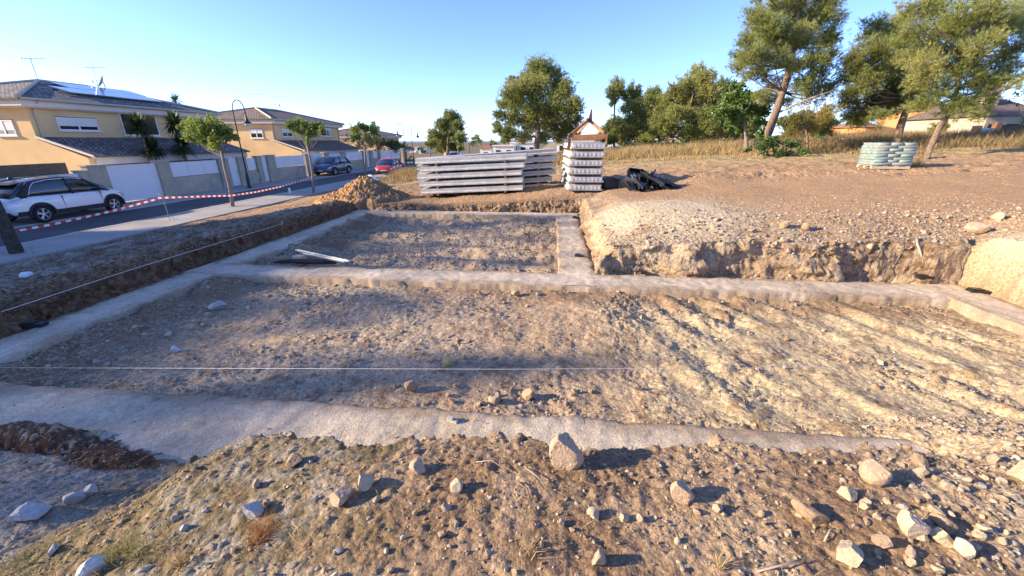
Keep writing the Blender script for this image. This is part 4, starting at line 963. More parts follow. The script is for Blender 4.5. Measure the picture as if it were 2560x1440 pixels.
def tree(name, label, cat, trunk, rad, clumps, kind='pine', per=7, branches=26, group=None, L=.15, w=.011, k=6, colmix=None, bark='bark', limbs=True, loc=None, droop=0):
    """trunk: list of world points from the ground up"""
    base = np.array(trunk[0]); tr = [np.array(p)-base for p in trunk]
    t = thing(name, label, cat, tuple(base), 0, group)
    m = MB(); m.tube([tr[0]-np.array([0, 0, .4])]+tr, [rad[0]*1.25]+[np.interp(i/(len(tr)-1), [0, 1], rad) for i in range(len(tr))], 9)
    cl = [(np.array(c)-base, r, np.array(a)-base) for c, r, a in clumps]
    P, D, T, K = crown_points(cl, per, branches, droop)
    if limbs:
        for c, r, a in cl:
            a = a-np.array([0, 0, .35*min(1.0, np.linalg.norm(c-a))]) if a[2] > .8 else a
            mid = (a+c)/2-np.array([0, 0, .08*np.linalg.norm(c-a)]); r0 = max(.014, min(rad[0]*.32, .016*np.linalg.norm(c-a)+.012)); m.tube([a, mid, c], [r0, r0*.7, r0*.4], 6, False)
        sel = rng.permutation(len(T))[:min(int(len(T)*.4), 500)]
        for i in sel: m.tube([T[i][0], (T[i][0]+T[i][1])/2+rng.normal(size=3)*.04, T[i][1]], [.011, .008, .004], 3, False)
    m.build('trunk', M[bark], t, True)
    pal = PINE if colmix is None else np.array(colmix)
    cc = pal[rng.integers(0, len(pal), len(cl))]*.5+pal[rng.integers(0, len(pal), len(cl))]*.5
    cols = cc[K]*.7+pal[rng.integers(0, len(pal), len(P))]*.3
    V, Fc, C = needles(P, D, L, w, k, .55, cols) if kind == 'pine' else leaves(P, D, L, w, cols)
    link('crown', npmesh('crown', V, [Fc], C, False), M['needle' if kind == 'pine' else 'leaf'], t)
    return t
def trunk_px(pts, t, ground=True):
    out = [ray(x, y)*t for x, y in pts]
    if ground: g = gz(out[0][0], out[0][1]); out[0] = np.array([out[0][0], out[0][1], min(g, out[0][2]+.3) if g > out[0][2]-3 else g])
    return out
# lone pines in the middle distance
tr = trunk_px([(1338, 372), (1345, 330), (1340, 280), (1347, 230), (1350, 180)], 40)
big = [(1350, 178, 46), (1322, 200, 32), (1385, 195, 34), (1300, 225, 36), (1340, 225, 45), (1400, 235, 45), (1268, 232, 24), (1278, 200, 16), (1255, 262, 22), (1290, 262, 34), (1335, 270, 40), (1385, 275, 46), (1430, 280, 34), (1250, 292, 20), (1282, 300, 30), (1325, 312, 36), (1375, 315, 42), (1425, 318, 36), (1452, 300, 16), (1400, 345, 26), (1245, 325, 18), (1272, 335, 26), (1310, 345, 24), (1440, 260, 22), (1415, 215, 20), (1262, 352, 16), (1238, 310, 10), (1440, 335, 18), (1360, 345, 22)]
tree('pine_tree', 'large broad lone pine behind the long slabs, in the middle', 'pine tree', tr, (.34, .07), px_clumps(big, 40, 2.6, tr), per=16, branches=48, L=.23, w=.021, k=6, group='pine trees')
tr = trunk_px([(1118, 388), (1120, 350), (1125, 300)], 58)
tree('pine_tree', 'smaller dense round pine left of the large lone pine', 'pine tree', tr, (.25, .06), px_clumps([(1130, 298, 26), (1108, 316, 24), (1145, 320, 22), (1085, 340, 22), (1120, 342, 30), (1152, 346, 18), (1078, 362, 16), (1105, 366, 24), (1140, 370, 20), (1122, 284, 12)], 58, 1.6, tr), per=15, branches=40, L=.3, w=.032, k=6, group='pine trees')
# pines beyond the dry grass
def pine_px(label, pts, t, rad, cl, depth, **kw):
    tr = trunk_px(pts, t); return tree('pine_tree', label, 'pine tree', tr, rad, px_clumps(cl, t, depth, tr, .85, 1.28), group='pine trees', **kw)
far = dict(per=15, branches=42, L=.24, w=.024, k=6)
pine_px('thin pine with a small tuft crown just right of the lifting clamp', [(1537, 374), (1533, 330), (1536, 280), (1540, 215)], 44, (.13, .05), [(1538, 216, 20), (1528, 235, 16), (1548, 238, 14), (1535, 255, 13), (1556, 225, 10), (1515, 335, 20), (1545, 325, 22), (1500, 350, 14), (1530, 350, 16)], .8, **far)
pine_px('slender pine with a tall narrow crown, second right of the lifting clamp', [(1563, 372), (1567, 330), (1574, 290), (1582, 230)], 44, (.16, .05), [(1582, 226, 17), (1575, 246, 20), (1596, 240, 14), (1570, 272, 18), (1592, 268, 20), (1600, 295, 20), (1575, 300, 14), (1606, 320, 18)], .9, **far)
pine_px('dark pine standing back between the slender pines and bushy pine', [(1618, 372), (1622, 320), (1632, 240)], 52, (.2, .06), [(1632, 238, 22), (1615, 262, 22), (1645, 262, 22), (1622, 292, 26), (1605, 318, 18), (1640, 315, 24), (1620, 345, 20)], 1.2, colmix=PINE*.95, **far)
pine_px('bushiest yellow-green pine in the row, right of the slender pines', [(1698, 372), (1706, 340), (1722, 280), (1745, 190)], 38, (.22, .06), [(1748, 176, 18), (1735, 195, 20), (1762, 200, 22), (1715, 212, 22), (1690, 228, 22), (1740, 225, 28), (1770, 232, 24), (1668, 250, 20), (1705, 255, 30), (1745, 262, 30), (1782, 258, 26), (1655, 280, 20), (1685, 290, 26), (1725, 296, 28), (1765, 292, 26), (1640, 308, 16), (1668, 318, 20), (1705, 325, 20), (1740, 325, 22), (1775, 322, 20), (1635, 330, 12), (1660, 338, 14)], 2.2, **far)
pine_px('second trunk pine close behind the bushiest yellow-green pine', [(1682, 372), (1683, 340), (1690, 260)], 42, (.15, .05), [(1690, 248, 18), (1675, 268, 18), (1700, 280, 20), (1680, 300, 16)], 1, **far)
pine_px('dark green pine between the bushiest pine and the fig tree', [(1792, 372), (1796, 320), (1806, 215)], 46, (.2, .06), [(1808, 214, 18), (1790, 236, 22), (1822, 240, 20), (1800, 268, 28), (1780, 292, 22), (1826, 285, 22), (1805, 312, 26), (1780, 335, 20), (1830, 330, 20)], 1.6, colmix=PINE*.95, **far)
# wood in the shade behind the row
rr = random.Random(3)
for k in range(9):
    x = (1560, 1600, 1650, 1745, 1765, 1835, 1880, 1990, 2060)[k]; tt = 56+rr.uniform(-3, 6); hh = (60, 70, 90, 80, 95, 110, 100, 80, 75)[k]
    tr = trunk_px([(x, 374), (x+rr.uniform(-6, 6), 372-hh*.5), (x+rr.uniform(-8, 8), 372-hh)], tt)
    cl = [(x+rr.uniform(-30, 30), 372-hh*rr.uniform(.25, 1), rr.uniform(12, 22)) for _ in range(8)]
    tree('pine_tree', 'dark background pine deep in the wood behind the row of pines', 'pine tree', tr, (.16, .05), px_clumps(cl, tt, 1.5, tr, .85, 1.5), group='dark background pines', per=12, branches=30, L=.32, w=.045, k=6, colmix=PINE*.85)
# near pines on the right
nearp = dict(per=17, branches=58, L=.17, w=.0105, k=7)
P7 = [(1985, 60, 44), (1930, 120, 40), (1975, 120, 42), (2030, 160, 40), (1920, 70, 38), (2040, 65, 42), (1885, 150, 34), (2010, 215, 34), (1860, 100, 26), (1925, 250, 26), (1842, 165, 28), (1872, 132, 36), (1902, 92, 40), (1885, 45, 36), (1930, 22, 42), (1985, 12, 46), (2045, 22, 44), (2092, 48, 30), (1952, 92, 44), (2010, 92, 44), (2062, 112, 38), (1935, 150, 38), (1905, 195, 28), (1990, 165, 32), (2045, 200, 40), (1945, 215, 34), (2080, 92, 28), (1900, 240, 22), (2035, 245, 34), (1960, -30, 40), (2020, -35, 40), (1868, 190, 24), (1905, -20, 36), (2078, 10, 30), (1832, 138, 14), (2075, 150, 30), (2075, 225, 26), (1965, 262, 22)]
tr = trunk_px([(1912, 378), (1922, 330), (1942, 275), (1962, 215), (1978, 150), (1990, 90), (1998, 20), (2002, -60)], 24)
tree('pine_tree', 'tallest pine with thick trunk leaning right and a bare dead bough', 'pine tree', tr, (.27, .08), px_clumps(P7, 24, 1.9, tr, .85, 1.08, 3), group='pine trees', **nearp)
m = MB(); q = [ray(x, y)*(23.5+d) for x, y, d in ((1950, 280, .5), (1985, 262, 0), (2020, 247, -.5), (2060, 234, -.8), (2095, 224, -1))]; m.tube(q, [.06, .05, .04, .03, .015], 7)
for i in range(26):
    f = rr.uniform(.15, 1)*3.99; a = int(f); s = q[a]+(q[a+1]-q[a])*(f-a); e = s+np.array([rr.uniform(-.1, .7), rr.uniform(-.5, .5), rr.uniform(-1.1, .15)]); md = (s+e)/2+np.array([.1, 0, .18]); m.tube([s, md, e], [.018, .012, .005], 4, False)
    for _ in range(2): e2 = e+np.array([rr.uniform(-.2, .3), rr.uniform(-.3, .3), rr.uniform(-.4, .1)]); m.tube([md, (md+e2)/2+np.array([0, 0, .05]), e2], [.009, .006, .003], 3, False)
tall = bpy.data.objects['pine_tree.%03d' % (len([o for o in bpy.data.objects if o.name.startswith('pine_tree')])-1)]
b = tall.location; o = m.build('dead_bough', M['deadwood'], tall, True); o.matrix_parent_inverse = Matrix.Translation(-b)
P8 = [(2135, 172, 34), (2172, 122, 38), (2215, 85, 40), (2182, 190, 38), (2132, 225, 28), (2242, 150, 44), (2122, 272, 28), (2180, 250, 42), (2240, 212, 44), (2150, 300, 28), (2195, 295, 26), (2118, 200, 18), (2240, 60, 30), (2280, 110, 36), (2245, 268, 26), (2112, 300, 18), (2290, 250, 30), (2155, 90, 18), (2290, 180, 34)]
P8 += [(2205, 130, 40), (2155, 210, 38), (2215, 180, 40), (2180, 60, 28), (2290, 140, 40), (2260, 230, 36), (2170, 275, 32), (2215, 255, 34), (2110, 235, 24), (2300, 215, 36), (2112, 165, 24), (2128, 140, 24), (2100, 200, 20), (2098, 265, 22), (2135, 300, 28)]
tr = trunk_px([(2236, 368), (2250, 320), (2265, 275), (2275, 230), (2280, 170), (2285, 100)], 24)
tree('pine_tree', 'pine with straight thick trunk right behind the cement pallet', 'pine tree', tr, (.23, .07), px_clumps(P8, 24, 1.8, tr, .85, 1.12, 3), group='pine trees', **nearp)
P9 = [(2335, 60, 48), (2402, 40, 50), (2472, 30, 54), (2542, 40, 48), (2305, 122, 44), (2372, 132, 44), (2452, 112, 48), (2532, 130, 42), (2352, 192, 44), (2422, 192, 42), (2482, 205, 40), (2535, 190, 32), (2300, 200, 38), (2335, 250, 34), (2420, 250, 38), (2475, 250, 26), (2265, 30, 38), (2350, -20, 48), (2450, -40, 56), (2545, -50, 48), (2590, 20, 40), (2590, 100, 36), (2280, 70, 32), (2390, 85, 40), (2500, 80, 40), (2440, 160, 36)]
P9 += [(2340, 90, 46), (2310, 160, 44), (2390, 160, 44), (2430, 70, 46), (2510, 60, 46), (2370, 225, 40), (2450, 220, 40), (2310, 20, 44), (2505, 165, 42), (2560, 70, 40), (2270, 150, 38), (2300, 265, 34), (2380, 275, 34), (2450, 285, 30), (2250, 100, 34), (2545, 215, 22)]
tr = trunk_px([(2312, 398), (2330, 360), (2350, 315), (2372, 285), (2392, 225), (2402, 160), (2415, 110), (2440, 60), (2452, 0)], 18)
tree('pine_tree', 'slim pine leaning right over dry ground, nearest of the right pines', 'pine tree', tr, (.135, .05), px_clumps(P9, 18, 1.6, tr, .85, 1.1, 4), group='pine trees', per=17, branches=62, L=.15, w=.0085, k=7)
tr = trunk_px([(2024, 366), (2018, 340), (2010, 310)], 24)
tree('pine_tree', 'low scrubby pine with thin leaning stem under the tallest pine', 'pine tree', tr, (.08, .04), px_clumps([(1990, 300, 28), (2035, 300, 34), (2075, 285, 30), (2022, 330, 26), (2070, 325, 24), (1975, 330, 18)], 24, 1, tr), group='pine trees', colmix=PINE*np.array([1.05, .85, .8]), **nearp)
tr = trunk_px([(2440, 345), (2445, 320), (2448, 280)], 34)
tree('pine_tree', 'dark rounded tree behind the leaning slim pine', 'pine tree', tr, (.14, .05), px_clumps([(2440, 290, 24), (2415, 305, 20), (2462, 308, 20), (2432, 325, 22), (2390, 318, 16), (2350, 318, 18), (2330, 330, 16)], 34, 1.2, tr), group='pine trees', colmix=PINE*.95, **far)
# broadleaf trees
LEAF = np.array([(.12, .19, .045), (.075, .14, .03), (.16, .21, .06), (.05, .10, .03)])
tr = trunk_px([(1868, 378), (1866, 345), (1862, 305), (1855, 270)], 27)
tree('fig_tree', 'bright green leafy fig tree with pale split trunk left of the tallest pine', 'fig tree', tr, (.16, .05), px_clumps([(1840, 222, 20), (1822, 248, 24), (1858, 248, 26), (1800, 282, 22), (1838, 290, 26), (1880, 275, 22), (1908, 278, 20), (1905, 310, 16), (1850, 320, 20), (1785, 278, 12), (1890, 245, 16), (1822, 312, 14), (1905, 335, 14)], 27, 1.2, tr), kind='leaf', per=40, branches=75, L=.19, w=.065, colmix=LEAF*1.5, bark='barkgrey')
TL = np.array([(.27, .34, .07), (.18, .27, .055), (.33, .36, .09), (.11, .18, .045)])
def street_tree(label, pts, t, cl, n=60, zb=-2.895, rad=(.085, .055), depth=.45, L=.12):
    tr = [ray(x, y)*t for x, y in pts]; tr[0][2] = zb
    return tree('street_tree', label, 'street tree', tr, rad, px_clumps(cl, t, depth, tr, .8), kind='leaf', per=n, branches=70, L=L, w=.044, colmix=TL, bark='barkgrey', group='young pavement trees')
t1 = np.hypot(*atz(580, 515, -2.895)[:2])
def tdep(px, py, z): r = ray(px, py); return z/r[2]
t1 = tdep(582, 516, -2.895)
street_tree('nearest whole street tree, spreading yellow-green crown before the nearest lamp', [(582, 516), (575, 470), (562, 420), (552, 372)], t1, [(470, 318, 26), (500, 318, 28), (535, 322, 30), (560, 340, 28), (515, 345, 28), (480, 345, 20), (545, 360, 22), (580, 345, 14), (455, 312, 12), (530, 300, 16)])
t2 = tdep(784, 482, -2.895)
street_tree('second street tree, round crown on a dark trunk beside the blue car', [(784, 482), (782, 440), (776, 400), (768, 365)], t2, [(722, 318, 16), (742, 312, 18), (768, 312, 20), (790, 318, 18), (806, 322, 12), (750, 330, 18), (776, 332, 18), (765, 350, 12)])
t3 = tdep(913, 446, -2.895)
street_tree('third street tree with sparse upright branches left of the red car', [(913, 446), (913, 400), (911, 365)], t3, [(886, 325, 15), (900, 316, 14), (915, 320, 13), (934, 326, 17), (895, 342, 14), (942, 340, 11), (918, 345, 12), (885, 345, 11), (880, 354, 8), (936, 312, 8)], 60)
q = atz(42, 632, -2.895); m0 = tdep(42, 632, -2.895)
tr = [np.array([q[0], q[1], -2.895]), np.array([q[0]-.06, q[1]+.02, -1.6]), np.array([q[0]-.2, q[1], .0]), np.array([q[0]-.6, q[1]-.3, 2.6])]
cl = [(np.array([q[0]-1.6+1.3*math.cos(a)*f, q[1]-1.6+1.5*math.sin(a)*f, 3.4+h]), (.9, .9, .7), tr[3]) for a, f, h in ((0, .2, .8), (.9, 1, .1), (2, 1, .3), (3.1, 1, .1), (4.2, 1, .2), (5.3, 1, .1))]
tree('street_tree', 'dark thick street tree trunk cropped at the left edge, by the white car', 'street tree', tr, (.15, .10), cl, kind='leaf', per=26, branches=13, L=.11, w=.035, colmix=TL, bark='barkdark', group='young pavement trees')
for lb, x, y0, y1, t, c in (('tiny round tree right of the small dense pine', 1190, 382, 345, 80, [(1190, 348, 13), (1182, 358, 9), (1199, 356, 9)]), ('bright green round street tree in front of the small dense pine', 1145, 392, 345, 50, [(1146, 345, 15), (1135, 352, 11), (1157, 352, 11), (1146, 360, 10)]), ('small street tree at the left foot of the small dense pine', 1075, 395, 360, 50, [(1075, 355, 12), (1066, 362, 9), (1085, 362, 9)]), ('little tree by the white houses left of the large lone pine', 1232, 384, 358, 85, [(1232, 358, 11), (1224, 364, 8), (1240, 364, 8)])):
    tr = trunk_px([(x, y0), (x, (y0+y1)/2), (x, y1)], t)
    tree('street_tree', lb, 'street tree', tr, (.08, .05), px_clumps(c, t, .4, tr), kind='leaf', per=26, branches=24, L=.22, w=.09, colmix=TL*.85, bark='barkgrey', group='young pavement trees')
for (x_, y_, lb) in ((-24.0, -5.5, 'third unseen tall pine added beyond the left edge to dapple the shade'), (-23.6, -1.6, 'fourth unseen tall pine added beyond the left edge to dapple the shade'), (-24.2, 2.6, 'unseen tall pine added beyond the left edge to dapple the shade, by the ochre block'), (-23.8, 7.3, 'second unseen tall pine added beyond the left edge to dapple the shade')):  # out-of-view pines added to cast dappled shade over the dig
    tr = [np.array([x_, y_, -3.0]), np.array([x_+.2, y_, 1.5]), np.array([x_+.1, y_+.2, 7.0])]
    cl = [(np.array([x_+rr.uniform(-1.7, 1.7), y_+rr.uniform(-2.6, 2.6), rr.uniform(1.2, 6.0 if y_ < -3 else 4.8 if y_ < 0 else 5.0 if y_ < 5 else 4.4)]), (.85, .85, .65), tr[rr.randrange(1, 3)]) for _ in range(22)]
    tree('pine_tree', lb, 'pine tree', tr, (.2, .07), cl, per=12, branches=30, L=.22, w=.018, k=5)
# garden planting
def bush(name, label, cat, px_list, t, L, w, per, br, colmix, depth=.6, z=None, group=None, kind='leaf', **kw):
    x0 = np.mean([c[0] for c in px_list]); y0 = max(c[1]+c[2] for c in px_list); g = ray(x0, y0)*t; zb = gz(g[0], g[1]) if z is None else z
    tr = [np.array([g[0], g[1], zb]), np.array([g[0], g[1], zb+.3]), np.array([g[0]+.05, g[1], zb+.6])]
    return tree(name, label, cat, tr, (.05, .03), px_clumps(px_list, t, depth, tr), kind=kind, per=per, branches=br, L=L, w=w, colmix=colmix, bark='barkgrey', group=group, **kw)
bush('shrub', 'spreading bright green bush at the foot of the tallest pine', 'shrub', [(1885, 370, 20), (1915, 362, 24), (1950, 366, 24), (1985, 368, 20), (2012, 378, 16), (1900, 385, 16), (1940, 386, 18), (1975, 388, 16), (1930, 345, 14)], 23, .15, .05, 40, 40, LEAF*1.2, 1.0)
bush('shrub', 'small green bush below the trunks of the bushiest pine', 'shrub', [(1695, 364, 12), (1708, 358, 10), (1688, 372, 8)], 33, .16, .05, 30, 30, LEAF*1.2)
bush('shrub', 'vivid green shrub under the scrubby pine', 'shrub', [(2052, 340, 12), (2068, 335, 13), (2062, 350, 10)], 30, .16, .05, 20, 9, LEAF*np.array([.7, 1.1, .8]))
bush('shrub', 'dark clump of brush beneath the bushiest pine', 'shrub', [(1660, 362, 12), (1672, 368, 9), (1800, 362, 14), (1770, 365, 12)], 44, .2, .06, 16, 9, LEAF*.6)
bush('shrub', 'rounded green tree crown cut by the right edge before the grey house', 'tree', [(2548, 250, 20), (2560, 275, 22), (2545, 232, 12), (2570, 240, 22), (2556, 300, 18)], 26, .12, .04, 24, 12, LEAF*np.array([.6, 1, .7]))
bush('shrub', 'feathery grey-green bush behind the white panels by the blue car', 'shrub', [(843, 378, 11), (856, 374, 10), (868, 382, 8)], 46, .16, .02, 26, 12, np.array([(.16, .18, .11), (.12, .15, .08)]), z=-2.9)
bush('cypress', 'narrow dark cypress behind the fence, left of the third street tree', 'cypress', [(868, 345, 7), (870, 358, 9), (874, 372, 10), (880, 380, 10), (867, 336, 4), (862, 350, 5)], 50, .12, .02, 40, 26, np.array([(.03, .055, .02), (.02, .04, .018)]), .2, z=-2.9)
bush('shrub', 'broad dark shrub spilling over the white wall behind the red car', 'shrub', [(930, 360, 17), (952, 356, 19), (975, 362, 18), (945, 376, 15), (965, 380, 15), (985, 374, 13), (905, 364, 15), (918, 350, 12), (890, 368, 12)], 54, .24, .04, 34, 26, np.array([(.06, .09, .035), (.045, .07, .03)]), 1, z=-2.9)
bush('shrub', 'brighter green shrub at the end of the fence', 'shrub', [(990, 360, 14), (1004, 364, 11), (982, 354, 11)], 60, .22, .06, 34, 26, LEAF*.8, z=-2.9)
bush('shrub', 'small bush right of the last fence pillar', 'shrub', [(1023, 398, 7), (1028, 392, 6)], 54, .16, .05, 16, 9, LEAF*.7, z=-2.95)
for k, (x, y) in enumerate(((1570, 366), (1610, 368), (1650, 366), (1740, 364), (1790, 362), (1825, 362))):
    bush('shrub', 'low olive brush in the shade under the row of pines', 'shrub', [(x-14, y, 10), (x, y-5, 12), (x+14, y, 10), (x+4, y-14, 8)], 40+2*(k % 3), .2, .05, 22, 14, LEAF*.8, .8, group='brush under the row of pines')
# yuccas and a palm
def rosette(name, label, px, py, t, zb, r, n=260, heads=None, trunk=True):
    c = ray(px, py)*t; th = thing(name, label, 'yucca' if name == 'yucca' else 'palm tree', (c[0], c[1], zb), 0, 'garden yuccas' if name == 'yucca' else None)
    H = c[2]-zb; m = MB(); m.tube([(0, 0, -.2), (.05, .02, H*.5), (0, 0, H)], [.09, .075, .06], 8); m.build('trunk', M['bark'], th, True)
    V = []; Fq = []; C = []; k = 0
    for i in range(n):
        el = rng.uniform(-.75, 1.45); az = rng.uniform(0, 2*np.pi); l = r*rng.uniform(.8, 1.1); d = np.array([math.cos(az)*math.cos(el), math.sin(az)*math.cos(el), math.sin(el)])
        s = np.array([-math.sin(az), math.cos(az), 0])*.036*r/.6; sag = np.array([0, 0, -.18*l*math.cos(el)]); b = np.array([0, 0, H])
        p = [b-s*.5, b+s*.5, b+d*l*.5+s, b+d*l*.5-s, b+d*l+sag]
        V += p; Fq += [(k, k+1, k+2, k+3)]; C += [np.array([(.05, .085, .03), (.035, .065, .025), (.09, .12, .05)][i % 3])]*5; k += 5
    T = np.array([(5*i+3, 5*i+2, 5*i+4) for i in range(n)])
    link('leaf_head', npmesh('leaf_head', np.array(V), [np.array(Fq), T], np.array(C), False), M['leaf'], th)
rosette('yucca', 'yucca with its head at the upstairs window of the nearest house', 347, 318, 22.4, -2.96, .85)
rosette('yucca', 'low yucca below the window yucca, against the porch roof', 382, 372, 23.2, -2.96, .85)
rosette('yucca', 'tall yucca left of the nearest whole street tree', 437, 312, 24.4, -2.96, .9)
rosette('yucca', 'low dark yucca behind the crown of the nearest whole street tree', 455, 366, 25, -2.96, .95)
rosette('palm_tree', 'palm crown peeping over the ridge of the nearest house', 437, 252, 40, -3, 1.0, 60)

# ---------------------------------------------------------------- houses beyond the trees
def block(name, label, cat, pa, pb, t, depth, zb=None, wallm='white', roofm=None, rh=.8, group=None, doors=0, over=.25, flat=False):
    a = ray(*pa)*t; b = ray(*pb)*t; x0, x1 = a[0], b[0]; zt = a[2]; y = (a[1]+b[1])/2
    zb = (min(gz(x0, y), gz(x1, y))-.6) if zb is None else zb
    T = thing(name, label, cat, ((x0+x1)/2, y, zb), 0, group); w = (x1-x0)/2; h = zt-zb
    MB().box(-w, w, 0, depth, 0, h).build('wall', M[wallm], T)
    if roofm and not flat: m = MB(); hip2(m, -w-over, w+over, -over, depth+over, h+.02, h+rh); m.build('roof', M[roofm], T)
    elif flat: MB().box(-w-over, w+over, -over, depth+over, h+.01, h+rh).build('roof', M[roofm], T)
    for k in range(doors):
        x = -w+2*w*(k+.5)/doors; o = MB().box(x-.45, x+.45, -.04, -.002, h*.35, h*.75).build('window', M['dark'], T)
    return T
def hip2(m, x0, x1, y0, y1, z0, z1):
    cyh = (y0+y1)/2; i = min((y1-y0)/2, (x1-x0)/2)*.95
    V = [(x0, y0, z0), (x1, y0, z0), (x1, y1, z0), (x0, y1, z0), (x0+i, cyh, z1), (x1-i, cyh, z1)]
    m.add(V, [(0, 1, 5, 4), (1, 2, 5), (2, 3, 4, 5), (3, 0, 4), (3, 2, 1, 0)])
block('house', 'low white house left of the lone pine, seen over the slabs', 'house', (1232, 366), (1285, 366), 78, 6, roofm='fascia', rh=.25, flat=True, doors=2)
block('house', 'white house block right behind the trunk of the lone pine', 'house', (1275, 358), (1340, 358), 82, 7, roofm='fascia', rh=.3, flat=True, doors=3)
block('house', 'small white house with brown roof beside the tiny round tree', 'house', (1200, 372), (1228, 372), 82, 6, roofm='tilered', rh=1.2, doors=1)
block('warehouse', 'long pale building with grey roof behind the lifting clamp', 'building', (1395, 356), (1500, 353), 72, 10, roofm='slab', rh=1.0, doors=5)
block('shed', 'small white shed with pointed roof at foot of thin pines', 'shed', (1522, 372), (1560, 372), 50, 3, roofm='white', rh=.7)
block('house', 'orange house glimpsed under the pine crowns behind the pallet', 'house', (2166, 318), (2205, 318), 44, 6, wallm='orange', roofm='tilered', rh=.9, doors=1)
block('house', 'long orange house half hidden by the trunk behind the pallet', 'house', (2200, 328), (2262, 328), 46, 7, wallm='orange', roofm='tilered', rh=.9, doors=3)
block('house', 'brown-roofed house hidden behind the slim leaning pine', 'house', (2340, 275), (2440, 275), 44, 8, wallm='orange', roofm='tilered', rh=1.2, doors=3)
T = block('house', 'grey house with tall chimney at the right edge', 'house', (2478, 290), (2640, 290), 30, 8, wallm='wallst', roofm='tile', rh=1.9, doors=0)
w = (ray(2640, 290)*30-ray(2478, 290)*30)[0]/2; hh = ray(2478, 290)[2]*30-T.location.z
o = MB().box(-w+1.1, -w+1.8, 1.6, 2.3, hh, hh+2.6).build('chimney', M['wallst'], T); MB().box(-w+1.0, -w+1.9, 1.5, 2.4, hh+2.61, hh+2.8).build('chimney_cap', M['rustdark'], o)
for xa in (-w+.25, -w+1.5): MB().box(xa, xa+.85, -.04, -.002, hh-1.35, hh-.55).build('window', M['dark'], T)
def rwall(label, pa, pb, t, hm, mm):
    a = ray(*pa)*t; b = ray(*pb)*t; zb = gz(a[0], a[1])-.3; T = thing('boundary_wall', label, 'fence', (a[0], a[1], zb), math.atan2(b[1]-a[1], b[0]-a[0]), 'low orange walls before the right houses'); L = math.hypot(b[0]-a[0], b[1]-a[1]); h = a[2]-zb
    MB().box(0, L, 0, .2, 0, h*.55).build('base_wall', M['orange'], T); MB().box(0, L, .05, .12, h*.551, h).build('panel', M[mm], T); MB().box(-.18, .18, -.05, .28, 0, h+.15).build('post', M['orange'], T)
rwall('low wall with grey panel left of the brown panel at the right edge', (2447, 320), (2493, 318), 27, 1, 'steel')
rwall('low wall with brown panel cut by the right edge', (2498, 312), (2600, 306), 27, 1, 'rustdark')
rwall('low wall with grey panel seen below the slim leaning pine', (2370, 336), (2440, 330), 33, 1, 'steel')
p = ray(2125, 352)*30; m = MB(); m.box(-.5, .5, 0, .4, 0, .5); o = m.build('stone_block', M['cap'], None, bevel=.08); o.location = (p[0], p[1], gz(p[0], p[1])); tag(o, 'pale stone block in shade beneath the pines left of the pallet', 'stone block')
for lb, pa, pb, t, wm in (('distant pale apartment block by the sea left of the small pine', (1036, 367), (1046, 367), 420, 'cap'), ('distant low white building by the sea', (1022, 376), (1040, 376), 330, 'white'), ('tiny distant white villa below the sea horizon', (1046, 373), (1056, 373), 300, 'fascia')):
    block('house', lb, 'building', pa, pb, t, 20, zb=-30, wallm=wm, roofm=None)
for k, (x, y, r_, t) in enumerate(((1022, 368, 7, 260), (1030, 374, 5, 280), (1050, 371, 5, 260), (1058, 378, 5, 240), (1240, 372, 6, 200), (1215, 374, 6, 210))):
    bush('distant_tree', 'distant dark tree clump before the sea', 'tree', [(x, y, r_), (x+r_*.8, y+2, r_*.7), (x-r_*.8, y+2, r_*.7)], t, .9, .35, 14, 1.2, LEAF*.6, 1, z=-12, group='distant trees before the sea')

# ---------------------------------------------------------------- dry grass, straw
def blades(n, X, Y, h, w, cols, lean=.35, name='dry_grass'):
    z = terrain(X, Y, False); b = np.stack([X, Y, z-.02], -1); a = rng.uniform(0, 2*np.pi, n); s = np.stack([np.cos(a), np.sin(a), 0*a], -1)*w[:, None]
    d = np.stack([rng.normal(0, lean, n), rng.normal(0, lean, n), np.ones(n)], -1); d = unit(d)*h[:, None]; mid = b+d*.55; tip = b+d+np.stack([rng.normal(0, .15, n), rng.normal(0, .15, n), -.1*np.abs(rng.normal(size=n))], -1)*h[:, None]
    V = np.stack([b-s, b+s, mid+s*.7, mid-s*.7, tip], 1).reshape(-1, 3); i = np.arange(n)*5
    return V, np.stack([i, i+1, i+2, i+3], 1), np.stack([i+3, i+2, i+4], 1), np.repeat(cols, 5, 0)
GC = np.array([(.46, .33, .16), (.40, .29, .14), (.52, .40, .22), (.28, .26, .11), (.36, .22, .11)])
n = 150000; Y = 23+24*rng.random(n)**1.25; X = rng.uniform(-13, 45, n)
dens = fbm(X*.25, Y*.25, 3, 31)+.35*fbm(X*1.2, Y*1.2, 2, 33)
edge = 27.5+1.5*fbm(X*.3, X*0, 2, 8)-sm(8, 24, X)*4.0
keep = (Y > edge-.8*rng.random(n)) & (dens > -.45+.5*rng.random(n)); X, Y, dens = X[keep], Y[keep], dens[keep]; n = len(X)
hgt = (.22+.55*sm(0, 5, Y-(27.5-sm(8, 24, X)*4)))*rng.uniform(.5, 1.2, n)*(1+.5*dens)
cid = np.clip((rng.random(n)*3.2+1.2*(dens < -.1)*rng.random(n)).astype(int), 0, 4); cc = GC[cid]*rng.uniform(.7, 1.15, (n, 1))
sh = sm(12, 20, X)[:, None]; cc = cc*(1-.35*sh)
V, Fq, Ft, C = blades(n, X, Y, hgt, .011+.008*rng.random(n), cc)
tag(link('dry_grass', npmesh('dry_grass', V, [Fq, Ft], C, False), M['grass']), 'tall straw-coloured dry grass in front of the pines', 'grass', kind='stuff')
